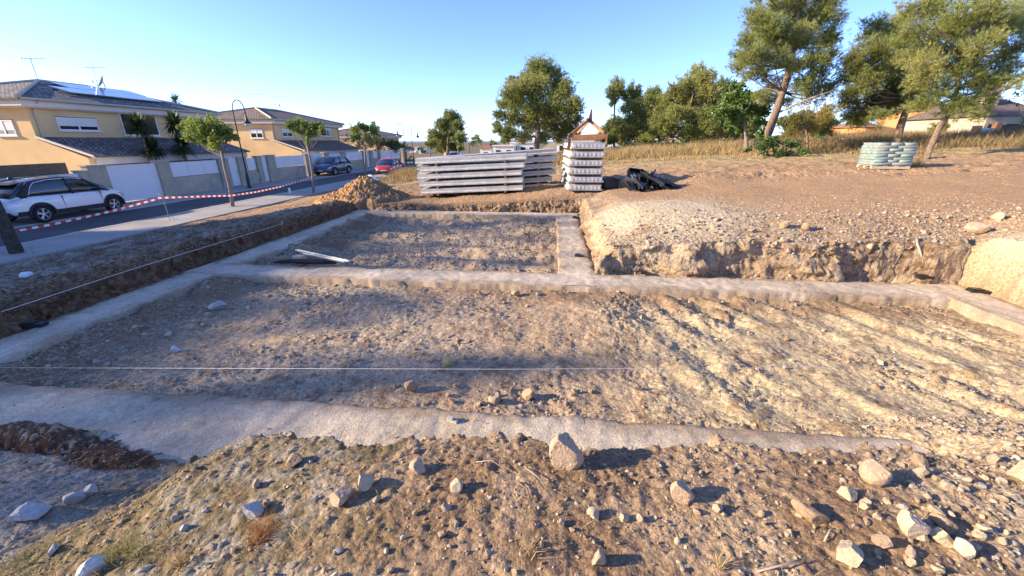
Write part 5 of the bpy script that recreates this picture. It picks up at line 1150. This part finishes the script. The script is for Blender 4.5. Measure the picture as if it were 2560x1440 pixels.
# scattered straw on the near bank
n = 2600; X = rng.uniform(-4, 6, n); Y = rng.uniform(.3, 2.2, n); k_ = fbm(X*1.3, Y*1.3, 3, 77) > -.05; X, Y = X[k_], Y[k_]; n = len(X)
z = terrain(X, Y, False); a = rng.uniform(0, 2*np.pi, n); l = rng.uniform(.03, .16, n); d = np.stack([np.cos(a), np.sin(a), rng.normal(0, .22, n)], -1)*l[:, None]; b = np.stack([X, Y, z+.012], -1); s = np.stack([-np.sin(a), np.cos(a), 0*a+.3], -1)*.0014
bend = np.stack([-np.sin(a), np.cos(a), 0*a+.35], -1)*(rng.normal(0, .18, n)*l)[:, None]
V = np.stack([b-s, b+s, b+d*.5+bend+s, b+d*.5+bend-s, b+d+s*.4, b+d-s*.4], 1).reshape(-1, 3); i = np.arange(n)*6
C = np.repeat(np.array([(.50, .38, .20), (.36, .25, .13), (.20, .13, .08)])[rng.integers(0, 3, n)], 6, 0)
tag(link('straw_litter', npmesh('straw_litter', V, [np.stack([i, i+1, i+2, i+3], 1), np.stack([i+3, i+2, i+4, i+5], 1)], C, False), M['grass']), 'dry stalks and root threads littering the near bank', 'straw', kind='stuff')
def tuft(label, px, py, n, h, spread, colr, lean=.5, rad=.02):
    p = hit(px, py)[0]; X = p[0]+rng.normal(0, rad, n); Y = p[1]+rng.normal(0, rad, n)
    V, Fq, Ft, C = blades(n, X, Y, h*rng.uniform(.5, 1.1, n), np.full(n, .0016), np.array(colr)*rng.uniform(.7, 1.2, (n, 1)), lean)
    V = V-p; o = link('grass_tuft', npmesh('grass_tuft', V, [Fq, Ft], C, False), M['grass']); o.location = p; tag(o, label, 'grass tuft', 'dry grass tufts on the near bank')
tuft('upright straw tuft casting a long thin shadow at the bottom middle', 1318, 1385, 40, .17, .1, (.55, .42, .2), .22, .018)
tuft('rusty orange round dry tuft in the shade at lower left', 655, 1340, 300, .12, .1, (.42, .22, .09), 1.0, .03)
tuft('yellow-green grass tuft at the bottom left', 290, 1400, 200, .14, .1, (.26, .25, .09), .7, .04)
tuft('leaning thin grass spray right of the yellow-green tuft', 345, 1385, 60, .16, .1, (.32, .28, .11), .6, .03)
tuft('small green tuft between the two yellow-green tufts and the bottom edge', 380, 1400, 80, .08, .1, (.20, .22, .09), .6, .03)
tuft('wispy straw stalks near the orange tuft', 455, 1410, 40, .15, .1, (.42, .30, .13), .4, .009)
tuft('pale green weeds at the far bottom left corner', 60, 1395, 160, .10, .1, (.20, .21, .09), .8, .06)
tuft('thin straw stalks right of the bottom middle', 1800, 1420, 60, .12, .1, (.5, .38, .2), .35, .003)
tuft('dry yellow weeds at the foot of the slim leaning pine', 2290, 415, 500, .4, .3, (.42, .36, .12), .6, .10)
# ---------------------------------------------------------------- soil heap
p = hit(905, 518)[0]; cx0, cy0 = p[0]-.45, p[1]+1.0
u = np.linspace(-2.3, 2.3, 260); X, Y = np.meshgrid(cx0+u, cy0+np.linspace(-1.5, 1.5, 160)); dx = (X-cx0)/1.85; dy = (Y-cy0)/1.15
n2 = fbm(X*2, Y*2, 4, 15); n3 = fbm(X*8, Y*8, 4, 16, .6); rr_ = np.sqrt(dx*dx+dy*dy)+.12*n2
g0 = terrain(X, Y, False); hh = .46*np.clip(1-rr_, 0, 1)**.6+.34*np.clip(1-np.sqrt(((dx-.16)/.52)**2+(dy/.8)**2), 0, 1)**.8
s_, h_ = cells(X*7, Y*7, 6, .7, .2, .55); Z = np.maximum(g0, 0*g0-2.05-.06*(cx0-X))-.05+hh+(.11*n3+.09*n2+.09*s_)*sm(0, .2, hh)-.35*sm(.95, 1.15, rr_)
col = mix(np.broadcast_to(np.array([.42, .235, .10]), X.shape+(3,)), CB['brown']*1.05, sm(-.05, .45, dx+.35*n2)); col = mix(col, CB['tan'], sm(.5, .9, .5+.7*n3)*.6); col = mix(col, CB['grey'], sm(.1, .3, s_)*.4*(_H[h_][..., 0] > .5))  # left flank brighter orange: the sunlit side is put into the soil colour
nx = X.shape[1]; ny = X.shape[0]; i = (np.arange(ny-1)[:, None]*nx+np.arange(nx-1)[None]).ravel()
O = np.array([cx0, cy0, float(g0[80, 130])]); o = link('soil_heap', npmesh('soil_heap', np.stack([X, Y, Z], -1).reshape(-1, 3)-O, [np.stack([i, i+1, i+1+nx, i+nx], 1)], col.reshape(-1, 3)), M['soil']); o.location = O
tag(o, 'heap of orange-brown excavated soil, sunlit side painted brighter, left of the slab stacks', 'soil heap')

# ---------------------------------------------------------------- stones
def stone_shape(sub, seed, flat=.8):
    bm = bmesh.new(); bmesh.ops.create_icosphere(bm, subdivisions=sub, radius=1); r_ = np.random.default_rng(seed)
    V = np.array([v.co[:] for v in bm.verts]); Fs = np.array([[v.index for v in f.verts] for f in bm.faces]); bm.free()
    for _ in range(8):                                           # facets: cut by random planes
        nrm = unit(r_.normal(size=3)); d = r_.uniform(.42, .82); k = V @ nrm; V = V-np.maximum(k-d, 0)[:, None]*nrm
    V *= np.array([1, r_.uniform(.6, .9), r_.uniform(.45, .8)*flat+.05]); V += .03*r_.normal(size=V.shape)/sub; return V, Fs
S1 = [stone_shape(1, k) for k in range(14)]; S2 = [stone_shape(2, 40+k) for k in range(16)]; S3 = [stone_shape(4, 80+k) for k in range(12)]
def rotm(n):
    a = rng.uniform(0, 2*np.pi, n); t = rng.normal(0, .35, n); p = rng.normal(0, .35, n); ca, sa, ct, st, c_, s_ = np.cos(a), np.sin(a), np.cos(t), np.sin(t), np.cos(p), np.sin(p)
    Z = np.zeros(n); I = np.ones(n)
    A = np.stack([ca, -sa, Z, sa, ca, Z, Z, Z, I], 1).reshape(n, 3, 3); B = np.stack([I, Z, Z, Z, ct, -st, Z, st, ct], 1).reshape(n, 3, 3); Cc_ = np.stack([c_, Z, s_, Z, I, Z, -s_, Z, c_], 1).reshape(n, 3, 3); return A @ B @ Cc_
SC = np.array([(.42, .33, .235), (.36, .285, .205), (.47, .39, .29), (.30, .23, .165), (.40, .36, .31), (.34, .245, .16)])
def gravel(label, X, Y, size, shapes, tint=None, zfix=None):
    z = terrain(X, Y)[0] if zfix is None else np.full(len(X), zfix); n = len(X); Rm = rotm(n); sid = rng.integers(0, len(shapes), n); Vs = []; Fs = []; Cs = []; off = 0
    cc = SC[rng.integers(0, len(SC), n)]*rng.uniform(.7, 1.15, (n, 1)); 
    if tint is not None: cc = cc*tint
    for k, (V, Fc) in enumerate(shapes):
        j = np.where(sid == k)[0]
        if not len(j): continue
        W = np.einsum('nij,vj->nvi', Rm[j], V)*size[j][:, None, None]+np.stack([X[j], Y[j], z[j]+size[j]*.22], -1)[:, None]
        Vs.append(W.reshape(-1, 3)); Fs.append((Fc[None]+(off+np.arange(len(j))*len(V))[:, None, None]).reshape(-1, 3)); off += len(j)*len(V); Cs.append(np.repeat(cc[j], len(V), 0))
    o = link('gravel', npmesh('gravel', np.concatenate(Vs), [np.concatenate(Fs)], np.concatenate(Cs), False), M['stone']); tag(o, label, 'gravel', kind='stuff')
def outside(X, Y, m=.02):
    ok = np.ones(len(X), bool)
    for k, b in STRIPS.items():
        ok &= ~((box(X, Y, b) < -m) & ~((k == 'near') & (X > 3.0)) & ~((k == 'near') & (Y < 2.15)))
    return ok
def scatter(n, x0, x1, y0, y1, wf, lo, hi, pw):
    X = rng.uniform(x0, x1, n); Y = rng.uniform(y0, y1, n); k = (rng.random(n) < wf(X, Y)) & outside(X, Y); X, Y = X[k], Y[k]; return X, Y, lo+(hi-lo)*rng.random(len(X))**pw
wn = lambda X, Y: np.clip(.34+.7*fbm(X*1.6, Y*1.6, 3, 61)+.45*sm(.8, 2.6, X+.0*Y)+.25*sm(-1.3, -2.6, X), .03, 1)
a_ = scatter(38000, -4.5, 6.5, .3, 2.3, wn, .003, .016, 3.6); gravel('small pale stones strewn over the near bank', *a_, S1)
a_ = scatter(800, -4.5, 7, .4, 3.2, lambda X, Y: wn(X, Y)*np.where(Y > 2.2, sm(2.9, 3.6, X), 1), 
.014, .04, 3.0); gravel('fist-sized pale stones scattered on the near bank', *a_, S2)
wp = lambda X, Y: np.clip(.12+1.1*fbm(X*.8+3, Y*.8, 3, 140)+.30*sm(-1.5, -4, X)+.35*sm(3.5, 3.0, Y)+.3*sm(6.0, 6.4, Y), .03, 1)
a_ = scatter(42000, -6.2, 6.9, 3.0, 6.4, wp, .005, .022, 3.0); gravel('crushed stone covering the floor of the nearer pit', *a_, S1)
a_ = scatter(3200, -6.2, 6.9, 3.0, 6.4, lambda X, Y: wp(X, Y)*sm(3, -4, X+0*Y)+.08, .016, .055, 2.6); gravel('larger broken stone in the floor of the nearer pit', *a_, S2)
a_ = scatter(16000, -6.0, .2, 7.1, 13, wp, .01, .04, 2.5); gravel('broken stone in the floor of the farther pit', *a_, S1)
wb_ = lambda X, Y: (1-.85*np.exp(-((X-2.5)**2/2.6+(Y-9.4)**2/2.8)))*sm(11.5, 8.8, Y)*np.clip(.3+.7*fbm(X*1.2, Y*1.2, 3, 63)+.6*sm(9.2, 7.8, Y+.0*X)*sm(7.1, 7.5, Y), .03, 1)
a_ = scatter(26000, .9, 9.5, 7.15, 12.5, wb_, .008, .034, 3.0); gravel('rubble on top of the right-hand bank', *a_, S1)
a_ = scatter(800, .9, 9.0, 7.15, 9.0, wb_, .02, .06, 2.6); gravel('lumps of stone along the right-hand bank edge', *a_, S2)
a_ = scatter(9000, -13.5, -6.9, 3.2, 13.5, lambda X, Y: np.clip(.3+.8*fbm(X, Y, 3, 64), .05, 1), .008, .03, 2.5); gravel('stones in the worked soil beside the street', *a_, S1, np.array([.85, .88, .92]))
a_ = scatter(6000, -12, 14, 13.8, 20, lambda X, Y: np.clip(.2+.6*fbm(X*.7, Y*.7, 3, 65), .02, 1), .01, .045, 2.8); gravel('stones on the ground around the slab stacks', *a_, S1)

a_ = (lambda n: (rng.uniform(-6.7, 6.9, n), rng.uniform(2.2, 13.7, n), .004+.014*rng.random(n)**3))(2600); on = np.zeros(2600, bool)
for b_ in STRIPS.values(): on |= box(a_[0], a_[1], b_) < 0
X, Y, s_ = a_[0][on], a_[1][on], a_[2][on]
gravel('crumbs of soil and stone lying on the concrete strips', X, Y, s_, S1, np.array([.8, .72, .62]), ZS+.012)

a_ = scatter(9000, 1.0, 7, .4, 3.4, lambda X, Y: np.clip(sm(1.0, 2.6, X+.6*fbm(X*2, Y*2, 3, 66))*np.where(Y > 2.1, sm(2.4, 3.2, X), 1), 0, 1), .006, .03, 2.2); gravel('dense tan rubble over the right foreground', *a_, S2)
def rock(label, px, py, wpx, hpx, seed, colr=(.46, .38, .29), rz=None, flat=1.0, group=None, sink=.2, tilt=0):
    p, t = hit(px, py+hpx*.30); w = wpx/1000*t*.50; V, Fc = S3[seed % len(S3)]; V = V.copy()
    hgt = hpx/1000*t*.62; V = V/np.abs(V).max(0)*np.array([w, (w+hgt)*.45*flat, hgt*.95])
    V += .022*w*np.stack([fbm(V[:, 1]*9/w*.3, V[:, 2]*9/w*.3+k*5, 3, 20+k) for k in range(3)], 1)
    zmin = V[:, 2].min(); V[:, 2] -= zmin+sink*hgt
    C = np.array(colr)*(.9+.2*rng.random((len(V), 1))); o = link('rock', npmesh('rock', V, [Fc], C, True), M['stone']); o.location = p
    md = o.modifiers.new('edges', 'EDGE_SPLIT'); md.split_angle = R(9)
    o.rotation_euler = (0, tilt, rz if rz is not None else rng.uniform(-.4, .4)); tag(o, label, 'rock', group); return o
PK = (.42, .31, .215); WH = (.45, .37, .255); BR = (.33, .235, .15)
ROCKS = [('biggest upright angular rock, at the edge of the near bank', 1412, 1136, 88, 92, 1, PK, .35, 1.0, .10),
 ('blocky pinkish rock casting a long shadow on bare soil', 1702, 1232, 56, 60, 1, PK, .2, 1, 0), ('tilted oblong rock left of the biggest rock', 1052, 1164, 46, 38, 2, PK, .3, 1, -.5),
 ('pale faceted rock left of the wedge-shaped stone', 915, 1206, 46, 44, 3, WH, 0, 1, 0), ('white wedge-shaped stone in the middle of the near bank', 1129, 1217, 40, 36, 4, WH, .2, 1, .6),
 ('flat half-buried tan rock left of the pale faceted rock', 858, 1242, 66, 40, 5, PK, .5, 1, -.3), ('broad pale flat rock in the grey gravel at lower left', 80, 1280, 80, 46, 6, (.42, .43, .42), .1, 1.2, 0),
 ('white rock cut by the bottom edge at lower left', 236, 1422, 58, 46, 7, (.55, .54, .52), 0, 1, 0), ('grey stone pair member nearer the lower left rock', 193, 1246, 42, 36, 8, (.38, .38, .38), 0, 1, 0), ('rounder grey stone beside it above the lower left grass', 226, 1230, 34, 26, 9, (.42, .41, .40), 0, 1, 0),
 ('thin flat slab of rock tilted on the right foreground soil', 2022, 1285, 100, 34, 10, BR, -.5, .7, .3), ('large double lump of tan rock in right rubble', 2180, 1186, 64, 54, 11, PK, 0, 1, 0), ('low cream rock just below the double lump', 2112, 1236, 52, 30, 0, WH, .2, 1, 0),
 ('tall pale wedge rock standing in the right rubble', 2282, 1310, 52, 80, 1, (.55, .44, .32), .5, 1, -.35), ('upper flat slab leaning behind the pale wedge rock', 2352, 1308, 62, 34, 2, BR, -.6, .7, .4), ('lower flat slab leaning behind the pale wedge rock', 2342, 1340, 66, 34, 3, WH, -.6, .7, .4),
 ('pale block near the slabs at lower right', 2398, 1370, 46, 42, 4, (.56, .47, .34), 0, 1, 0), ('jagged white rock at bottom right with round shadow', 2112, 1388, 76, 52, 5, WH, .3, 1, 0), ('pointed greyish rock at the bottom, right of middle', 1494, 1394, 36, 50, 6, PK, 0, 1, 0),
 ('large pale rock cut by the right edge', 2548, 1192, 56, 56, 7, WH, 0, 1, 0), ('pointed tan rock standing in the pit before the near strip', 1030, 967, 36, 36, 8, PK, 0, 1, 0), ('largest block in the cluster at the back of near strip', 1320, 992, 32, 26, 9, PK, 0, 1, 0),
 ('flat rock left of the largest block behind the near strip', 1240, 1002, 40, 20, 10, PK, 0, 1, 0), ('lone yellow lump with a shadow in the pit middle', 1122, 905, 28, 24, 11, (.55, .42, .2), 0, 1, 0), ('brown rock wedged at the lip of the near bank', 735, 1152, 50, 28, 0, BR, 0, 1, 0),
 ('pale oval stone on the shade line left of centre', 638, 1278, 46, 38, 1, (.42, .41, .39), .4, 1, 0), ('pale stone left in a row of three on the near bank', 1484, 1281, 36, 28, 2, WH, 0, 1, 0), ('middle stone in a row of three on the near bank', 1558, 1293, 28, 22, 3, WH, 0, 1, 0), ('right-hand stone in a row of three on the near bank', 1597, 1297, 22, 20, 4, PK, 0, 1, 0),
 ('small tan stone right of the blocky pinkish rock', 1790, 1272, 28, 24, 5, PK, 0, 1, 0), ('white stone alone in the shaded grey pit floor', 440, 875, 26, 18, 6, (.55, .55, .55), 0, 1, 0), ('flat grey rock in the shaded pit floor', 545, 768, 44, 20, 7, (.38, .37, .36), 0, 1, 0), ('tan rock beneath the cross strip corner', 1290, 735, 24, 18, 8, PK, 0, 1, 0),
 ('left brown boulder on the rim of the right bank', 1960, 565, 20, 18, 9, BR, 0, 1, 0), ('right brown boulder on the rim of the right bank', 2015, 570, 22, 19, 10, BR, 0, 1, 0), ('flat tan rock at the upper end of the right wall', 2440, 575, 50, 24, 11, PK, -.3, 1, 0), ('pale broken stone at the far right bank top', 2490, 545, 34, 20, 3, WH, .4, 1, .2)]
for (lb, x, y, w_, h_, sd_, c_, rz_2, fl_, ti_) in ROCKS: rock(lb, x, y, w_, h_, sd_, c_, rz_2, fl_, None, .15, ti_)
rk = random.Random(8)
def field(n, poly, lo, hi, label, group, colr):
    for k in range(n):
        x = rk.uniform(poly[0], poly[1]); y = rk.uniform(poly[2], poly[3]); w_ = lo+(hi-lo)*rk.random()**2
        f_ = rk.uniform(.75, 1.05); c = [v*f_ for v in rk.choice(colr)]; rock(label, x, y, w_, w_*rk.uniform(.55, .9), rk.randrange(12), c, rk.uniform(-1.5, 1.5), rk.uniform(.7, 1.1), group, .38)
field(46, (2100, 2560, 1140, 1430), 14, 42, 'cream or tan lump loose in the rubble at lower right', 'loose lumps in the lower right rubble', (PK, WH, WH))
field(18, (560, 1080, 1180, 1430), 10, 26, 'small pale stone on the near bank left of the straw tuft', 'small pale stones left on the near bank', (PK, WH))
field(14, (1100, 1700, 1300, 1435), 10, 26, 'small pale stone near the bottom edge in the middle', 'small pale stones at the bottom middle', (PK, WH))
field(14, (1720, 2080, 1120, 1420), 10, 26, 'small pale stone on the brown soil right of centre', 'small pale stones right of centre', (PK, WH))
field(11, (20, 520, 1180, 1420), 10, 30, 'grey stone in the shaded gravel at lower left', 'grey stones in the shaded foreground', ((.38, .38, .38), (.46, .45, .44)))
field(30, (700, 1500, 960, 1015), 10, 22, 'tan stone along the pit edge behind the near strip', 'tan stones behind the near strip', (PK,))
field(26, (1560, 2360, 565, 640), 9, 22, 'tan lump bulging from the face of the right bank', 'lumps in the right bank face', (PK, BR))

# ---------------------------------------------------------------- bag and staffs on the middle strip, spacer blocks
p = hit(690, 676)[0]; q = hit(842, 676)[0]; d = q-p
t = thing('carry_bag', 'long slim black carry bag with strap lying on the middle foundation strip', 'bag', (p[0], p[1], ZS+.05), math.atan2(d[1], d[0])); L = math.hypot(d[0], d[1])
m = MB(); m.tube([(0, 0, .02), (L*.12, 0, .035), (L*.25, .01, .045), (L*.5, 0, .05), (L*.8, .01, .045), (L, .03, .02)], [.015, .04, .045, .055, .05, .02], 10); m.build('bag_body', M['blackcloth'], t, True)
m = MB(); m.tube([(L*.33, -.03, .03), (L*.42, -.12, .02), (L*.47, -.19, .015), (L*.52, -.20, .015), (L*.56, -.12, .02), (L*.58, -.03, .03)], .014, 6); m.build('strap', M['blackcloth'], t, True)
def staff(label, pa, pb, r, group):
    a = hit(*pa)[0]; b = hit(*pb)[0]; a[2] = ZS+.13; b[2] = ZS+.05; d = b-a; L = float(np.hypot(d[0], d[1]))
    t = thing('measuring_staff', label, 'measuring staff', tuple(a), math.atan2(d[1], d[0]), group); MB().box(0, L, -r, r, 0, r*1.4).build('tube', M['alu'], t, bevel=.006); MB().box(L+.001, L+.07, -r*.8, r*.8, .0, r*1.2).build('end_cap', M['black'], t, bevel=.004); MB().box(L*.03, L*.97, -r*.3, r*.3, r*1.4, r*1.4+.006).build('scale_strip', M['steel'], t)
staff('longer aluminium measuring staff laid across the black bag', (747, 658), (880, 686), .030, 'aluminium staffs on the middle strip')
staff('shorter aluminium staff just in front of the longer one', (765, 667), (868, 688), .022, 'aluminium staffs on the middle strip')
p = hit(753, 668)[0]; o = MB().box(-.11, .11, -.08, .08, 0, .09).build('stone_block', M['cap'], None, bevel=.02); o.location = (p[0], p[1], ZS+.01); tag(o, 'greenish block propping the measuring staffs', 'stone block')
for lb, x, y, w_ in (('black spacer block at left on the long strip under the dark bank', 92, 825, 46), ('black spacer block beside the corner of the right bank', 1447, 657, 22), ('black spacer block below the right bank, on the middle strip', 1612, 693, 22), ('black bracket left of the pale cut wall', 2306, 706, 34), ('black bracket at the foot of the pale cut wall', 2442, 742, 44), ('black spacer block near the far end of the cross strip', 1440, 553, 16), ('left black spacer block on the farthest strip', 976, 532, 10), ('right black spacer block on the farthest strip', 1337, 531, 12), ('grey square block at the front edge of the near strip', 1133, 1078, 28)):
    p, t_ = hit(x, y); w2 = w_/1000*t_*.5; o = MB(); o.box(-w2, w2, -w2*.45, w2*.45, .0, min(.05, w2*.5)); o.box(-w2*.9, w2*.2, -w2*.38, w2*.38, min(.05, w2*.5)+.002, min(.05, w2*.5)+.02)
    o = o.build('spacer_block', M['black'] if 'black' in lb else M['slab'], None, bevel=.004); o.location = (p[0], p[1], max(ZS+.004, p[2])); o.rotation_euler = (0, 0, rk.uniform(-.3, .3)); tag(o, lb, 'spacer block')
# ---------------------------------------------------------------- strings, tape, sticks
a = np.array([-6.98, 2.0, -1.93]); 
def cord(label, P, r, mm='string', name='string_line', cat='string'):
    o = MB().tube(P, r, 5).build(name, M[mm], None, True); tag(o, label, cat); return o
cord('white mason string stretched along the left strip below the street', [atX(-60, 800, -6.95), atX(340, 670, -6.95), atX(706, 559, -6.95)], .004)
cord('white mason string stretched across the pit in front of the camera', [atY(-60, 919, 2.62), atY(1280, 923, 2.62), atY(2640, 914, 2.62)], .0011)
p = atX(706, 559, -6.95); cord('thin steel peg holding the far end of the left string', [(p[0], p[1], gz(p[0], p[1])-.1), (p[0], p[1], p[2]+.08)], .007, 'steel', 'steel_peg', 'peg')
XT = -14.72
TP = [atX(x, y, XT) for x, y in ((-90, 603), (0, 585), (60, 574), (130, 561), (205, 545), (290, 525), (395, 497))]; TP2 = [atX(x, y, XT+.0) for x, y in ((395, 495), (480, 492), (578, 489), (640, 480), (700, 467), (750, 453), (786, 440))]
def ribbon(label, P, half, seg=.14):
    P = [np.array(p, float) for p in P]; d = [0]
    for i in range(len(P)-1): d.append(d[-1]+np.linalg.norm(P[i+1]-P[i]))
    n = int(d[-1]/seg)*3; s = np.linspace(0, d[-1], n+1); Q = np.stack([np.interp(s, d, [p[k] for p in P]) for k in range(3)], 1)
    tw = .5*fbm(s*.5, s*0, 2, 4)*2; up = np.stack([np.sin(tw)*.6, 0*tw, np.cos(tw)], 1); V = []; Fq = []; C = []
    for i in range(n):
        V += [Q[i]-up[i]*half, Q[i+1]-up[i+1]*half, Q[i+1]+up[i+1]*half, Q[i]+up[i]*half]; Fq.append([4*i+k for k in range(4)]); c = (.62, .05, .05) if (i//3) % 2 else (.78, .77, .76); C += [c]*4
    o = link('barrier_tape', npmesh('barrier_tape', np.array(V), [np.array(Fq)], np.array(C), False), M['tape']); tag(o, label, 'barrier tape')
ribbon('red and white barrier tape from the left edge to the thin steel stake', TP, .034)
ribbon('red and white barrier tape from the thin stake past the street trees', TP2, .038)
e_ = TP2[-1]; g_ = atX(808, 494, -13.2); ribbon('short end of barrier tape hanging from the second street tree', [e_, (e_+g_)/2-np.array([0, 0, .1]), g_], .03, .12)
for lb, x, yb, yt in (('steel stake with hooked top holding the barrier tape', 405, 505, 484), ('thin rod standing in the pavement edge below the tape', 436, 566, 545)):
    p = atX(x, yt, XT); m = MB(); m.tube([(p[0], p[1], -2.92), (p[0], p[1]-.03, p[2]), (p[0], p[1]-.10, p[2]+.03), (p[0], p[1]-.16, p[2]-.02)], .012, 6); tag(m.build('steel_stake', M['steel'], None, True), lb, 'stake')
p = atX(722, 470, XT+.02); o = MB().box(-.01, .01, -.08, .08, -.30, 0, M=Matrix.Rotation(.2, 4, 'X')).build('paper_sheet', M['paper'], None, bevel=.004); o.location = tuple(p); o.scale = (1, 1.1, 1); tag(o, 'white paper notice hanging from the barrier tape', 'paper notice')
def stick(label, P, r, mm='deadwood', name='stick', cat='stick'):
    Q = []
    for (x, y, l) in P: p = hit(x, y)[0]; p[2] += l; Q.append(p)
    cord(label, Q, r, mm, name, cat)
stick('forked dead root lying across the near strip by the biggest rock', [(1371, 1074, .012), (1376, 1063, .014), (1373, 1050, .012), (1376, 1036, .01)], [.009, .008, .007, .004], 'bark', 'root', 'root')
stick('dark twig lying in the shaded gravel at lower left', [(330, 1172, .02), (375, 1152, .04), (415, 1142, .04)], .006, 'bark')
stick('thin dark twig poking from the left edge over the strip', [(-10, 1050, .06), (45, 1026, .14)], .006, 'bark'); stick('second thin twig below it at the left edge', [(-10, 1042, .05), (72, 1042, .08)], .004, 'bark')
stick('curved pale root thread on the right foreground soil', [(2058, 1360, .01), (2070, 1338, .03), (2085, 1330, .02)], .004); stick('long thin straw stalk crossing the lower right corner soil', [(1890, 1435, .01), (1960, 1420, .02), (2000, 1412, .03)], .004)
stick('pale exposed root hanging down the shaded end of the right bank', [(2290, 600, .05), (2288, 625, .05), (2296, 650, .05), (2305, 668, .04)], [.018, .02, .016, .008]); stick('thin straw stalk bent beside the wedge stone', [(1190, 1160, .01), (1230, 1165, .04), (1265, 1185, .02)], .0025)
stick('thin stalk left of the biggest rock', [(1310, 1170, .01), (1345, 1205, .03), (1365, 1228, .02)], .0025); stick('brittle twig on the soil under the biggest rock', [(1290, 1210, .02), (1318, 1232, .02), (1325, 1260, .02)], .004, 'bark')
p = hit(68, 690)[0]; o = MB().lathe([(.02, .09), (.08, .08), (.12, .03), (.12, -.05)], 14, Matrix.Diagonal((1, .7, .8, 1))).build('plastic_bag', M['paper'], None, True); o.location = p; tag(o, 'crumpled white bag on the dark bank at the left', 'plastic bag')
bp = hit(97, 668)[0]; o = MB().tube([bp, bp+np.array([0, 0, .25]), bp+np.array([.02, 0, .48])], [.012, .01, .006], 5)
for dx_ in (.08, -.06): o.tube([bp+np.array([0, 0, .25]), bp+np.array([dx_, 0, .36])], [.008, .004], 4)
tag(o.build('dead_plant', M['deadwood'], None), 'dead stalk standing on the bank at the left', 'dead plant')

# ---------------------------------------------------------------- far walker
p = ray(1115, 384)*52; zb = gz(p[0], p[1])
t = thing('person', 'distant person in pale shirt walking beyond the long slabs', 'person', (p[0], p[1], zb))
def skin_mesh(name, pts, edges, rad, mm):
    me = bpy.data.meshes.new(name); me.from_pydata(pts, edges, []); o = bpy.data.objects.new(name, me); COL.objects.link(o)
    md = o.modifiers.new('s', 'SKIN'); sv = me.skin_vertices[0].data
    for i, r_ in enumerate(rad): sv[i].radius = (r_, r_)
    sv[0].use_root = True; o.modifiers.new('d', 'SUBSURF').levels = 1
    ev = o.evaluated_get(bpy.context.evaluated_depsgraph_get()); nm = bpy.data.meshes.new_from_object(ev); bpy.data.objects.remove(o)
    for q in nm.polygons: q.use_smooth = True
    return link(name, nm, mm, t)
skin_mesh('body', [(0, 0, .95), (0, 0, 1.2), (0, 0, 1.42), (0, -.01, 1.52), (0, -.02, 1.62), (0, -.02, 1.72), (.2, 0, 1.40), (.25, -.02, 1.12), (.26, -.12, .88), (-.2, 0, 1.40), (-.25, .03, 1.12), (-.26, .08, .88), (.1, 0, .9), (.11, -.1, .5), (.11, -.06, .08), (.11, -.2, .04), (-.1, 0, .9), (-.11, .1, .5), (-.11, .22, .1), (-.11, .1, .04)],
    [(0, 1), (1, 2), (2, 3), (3, 4), (4, 5), (2, 6), (6, 7), (7, 8), (2, 9), (9, 10), (10, 11), (0, 12), (12, 13), (13, 14), (14, 15), (0, 16), (16, 17), (17, 18), (18, 19)], [.14, .14, .13, .06, .09, .08, .06, .045, .035, .06, .045, .035, .09, .065, .045, .04, .09, .065, .045, .04], M['skin'])
m = MB(); m.lathe([(.17, .9), (.185, 1.1), (.20, 1.36), (.09, 1.5)], 14, Matrix.Diagonal((1.1, .85, 1, 1))); m.build('shirt', M['shirt'], t, True)
m = MB(); m.lathe([(.105, 1.66), (.1, 1.74), (.02, 1.79)], 12, Matrix.Translation((0, -.01, 0))); m.build('hair', M['dark'], t, True)
for s in (-1, 1): m = MB(); m.tube([(s*.1, 0, .95), (s*.11, -s*.1, .5), (s*.11, -.06 if s > 0 else .22, .12)], [.115, .085, .07], 10); m.build('trouser_leg', M['wallst'], t, True)
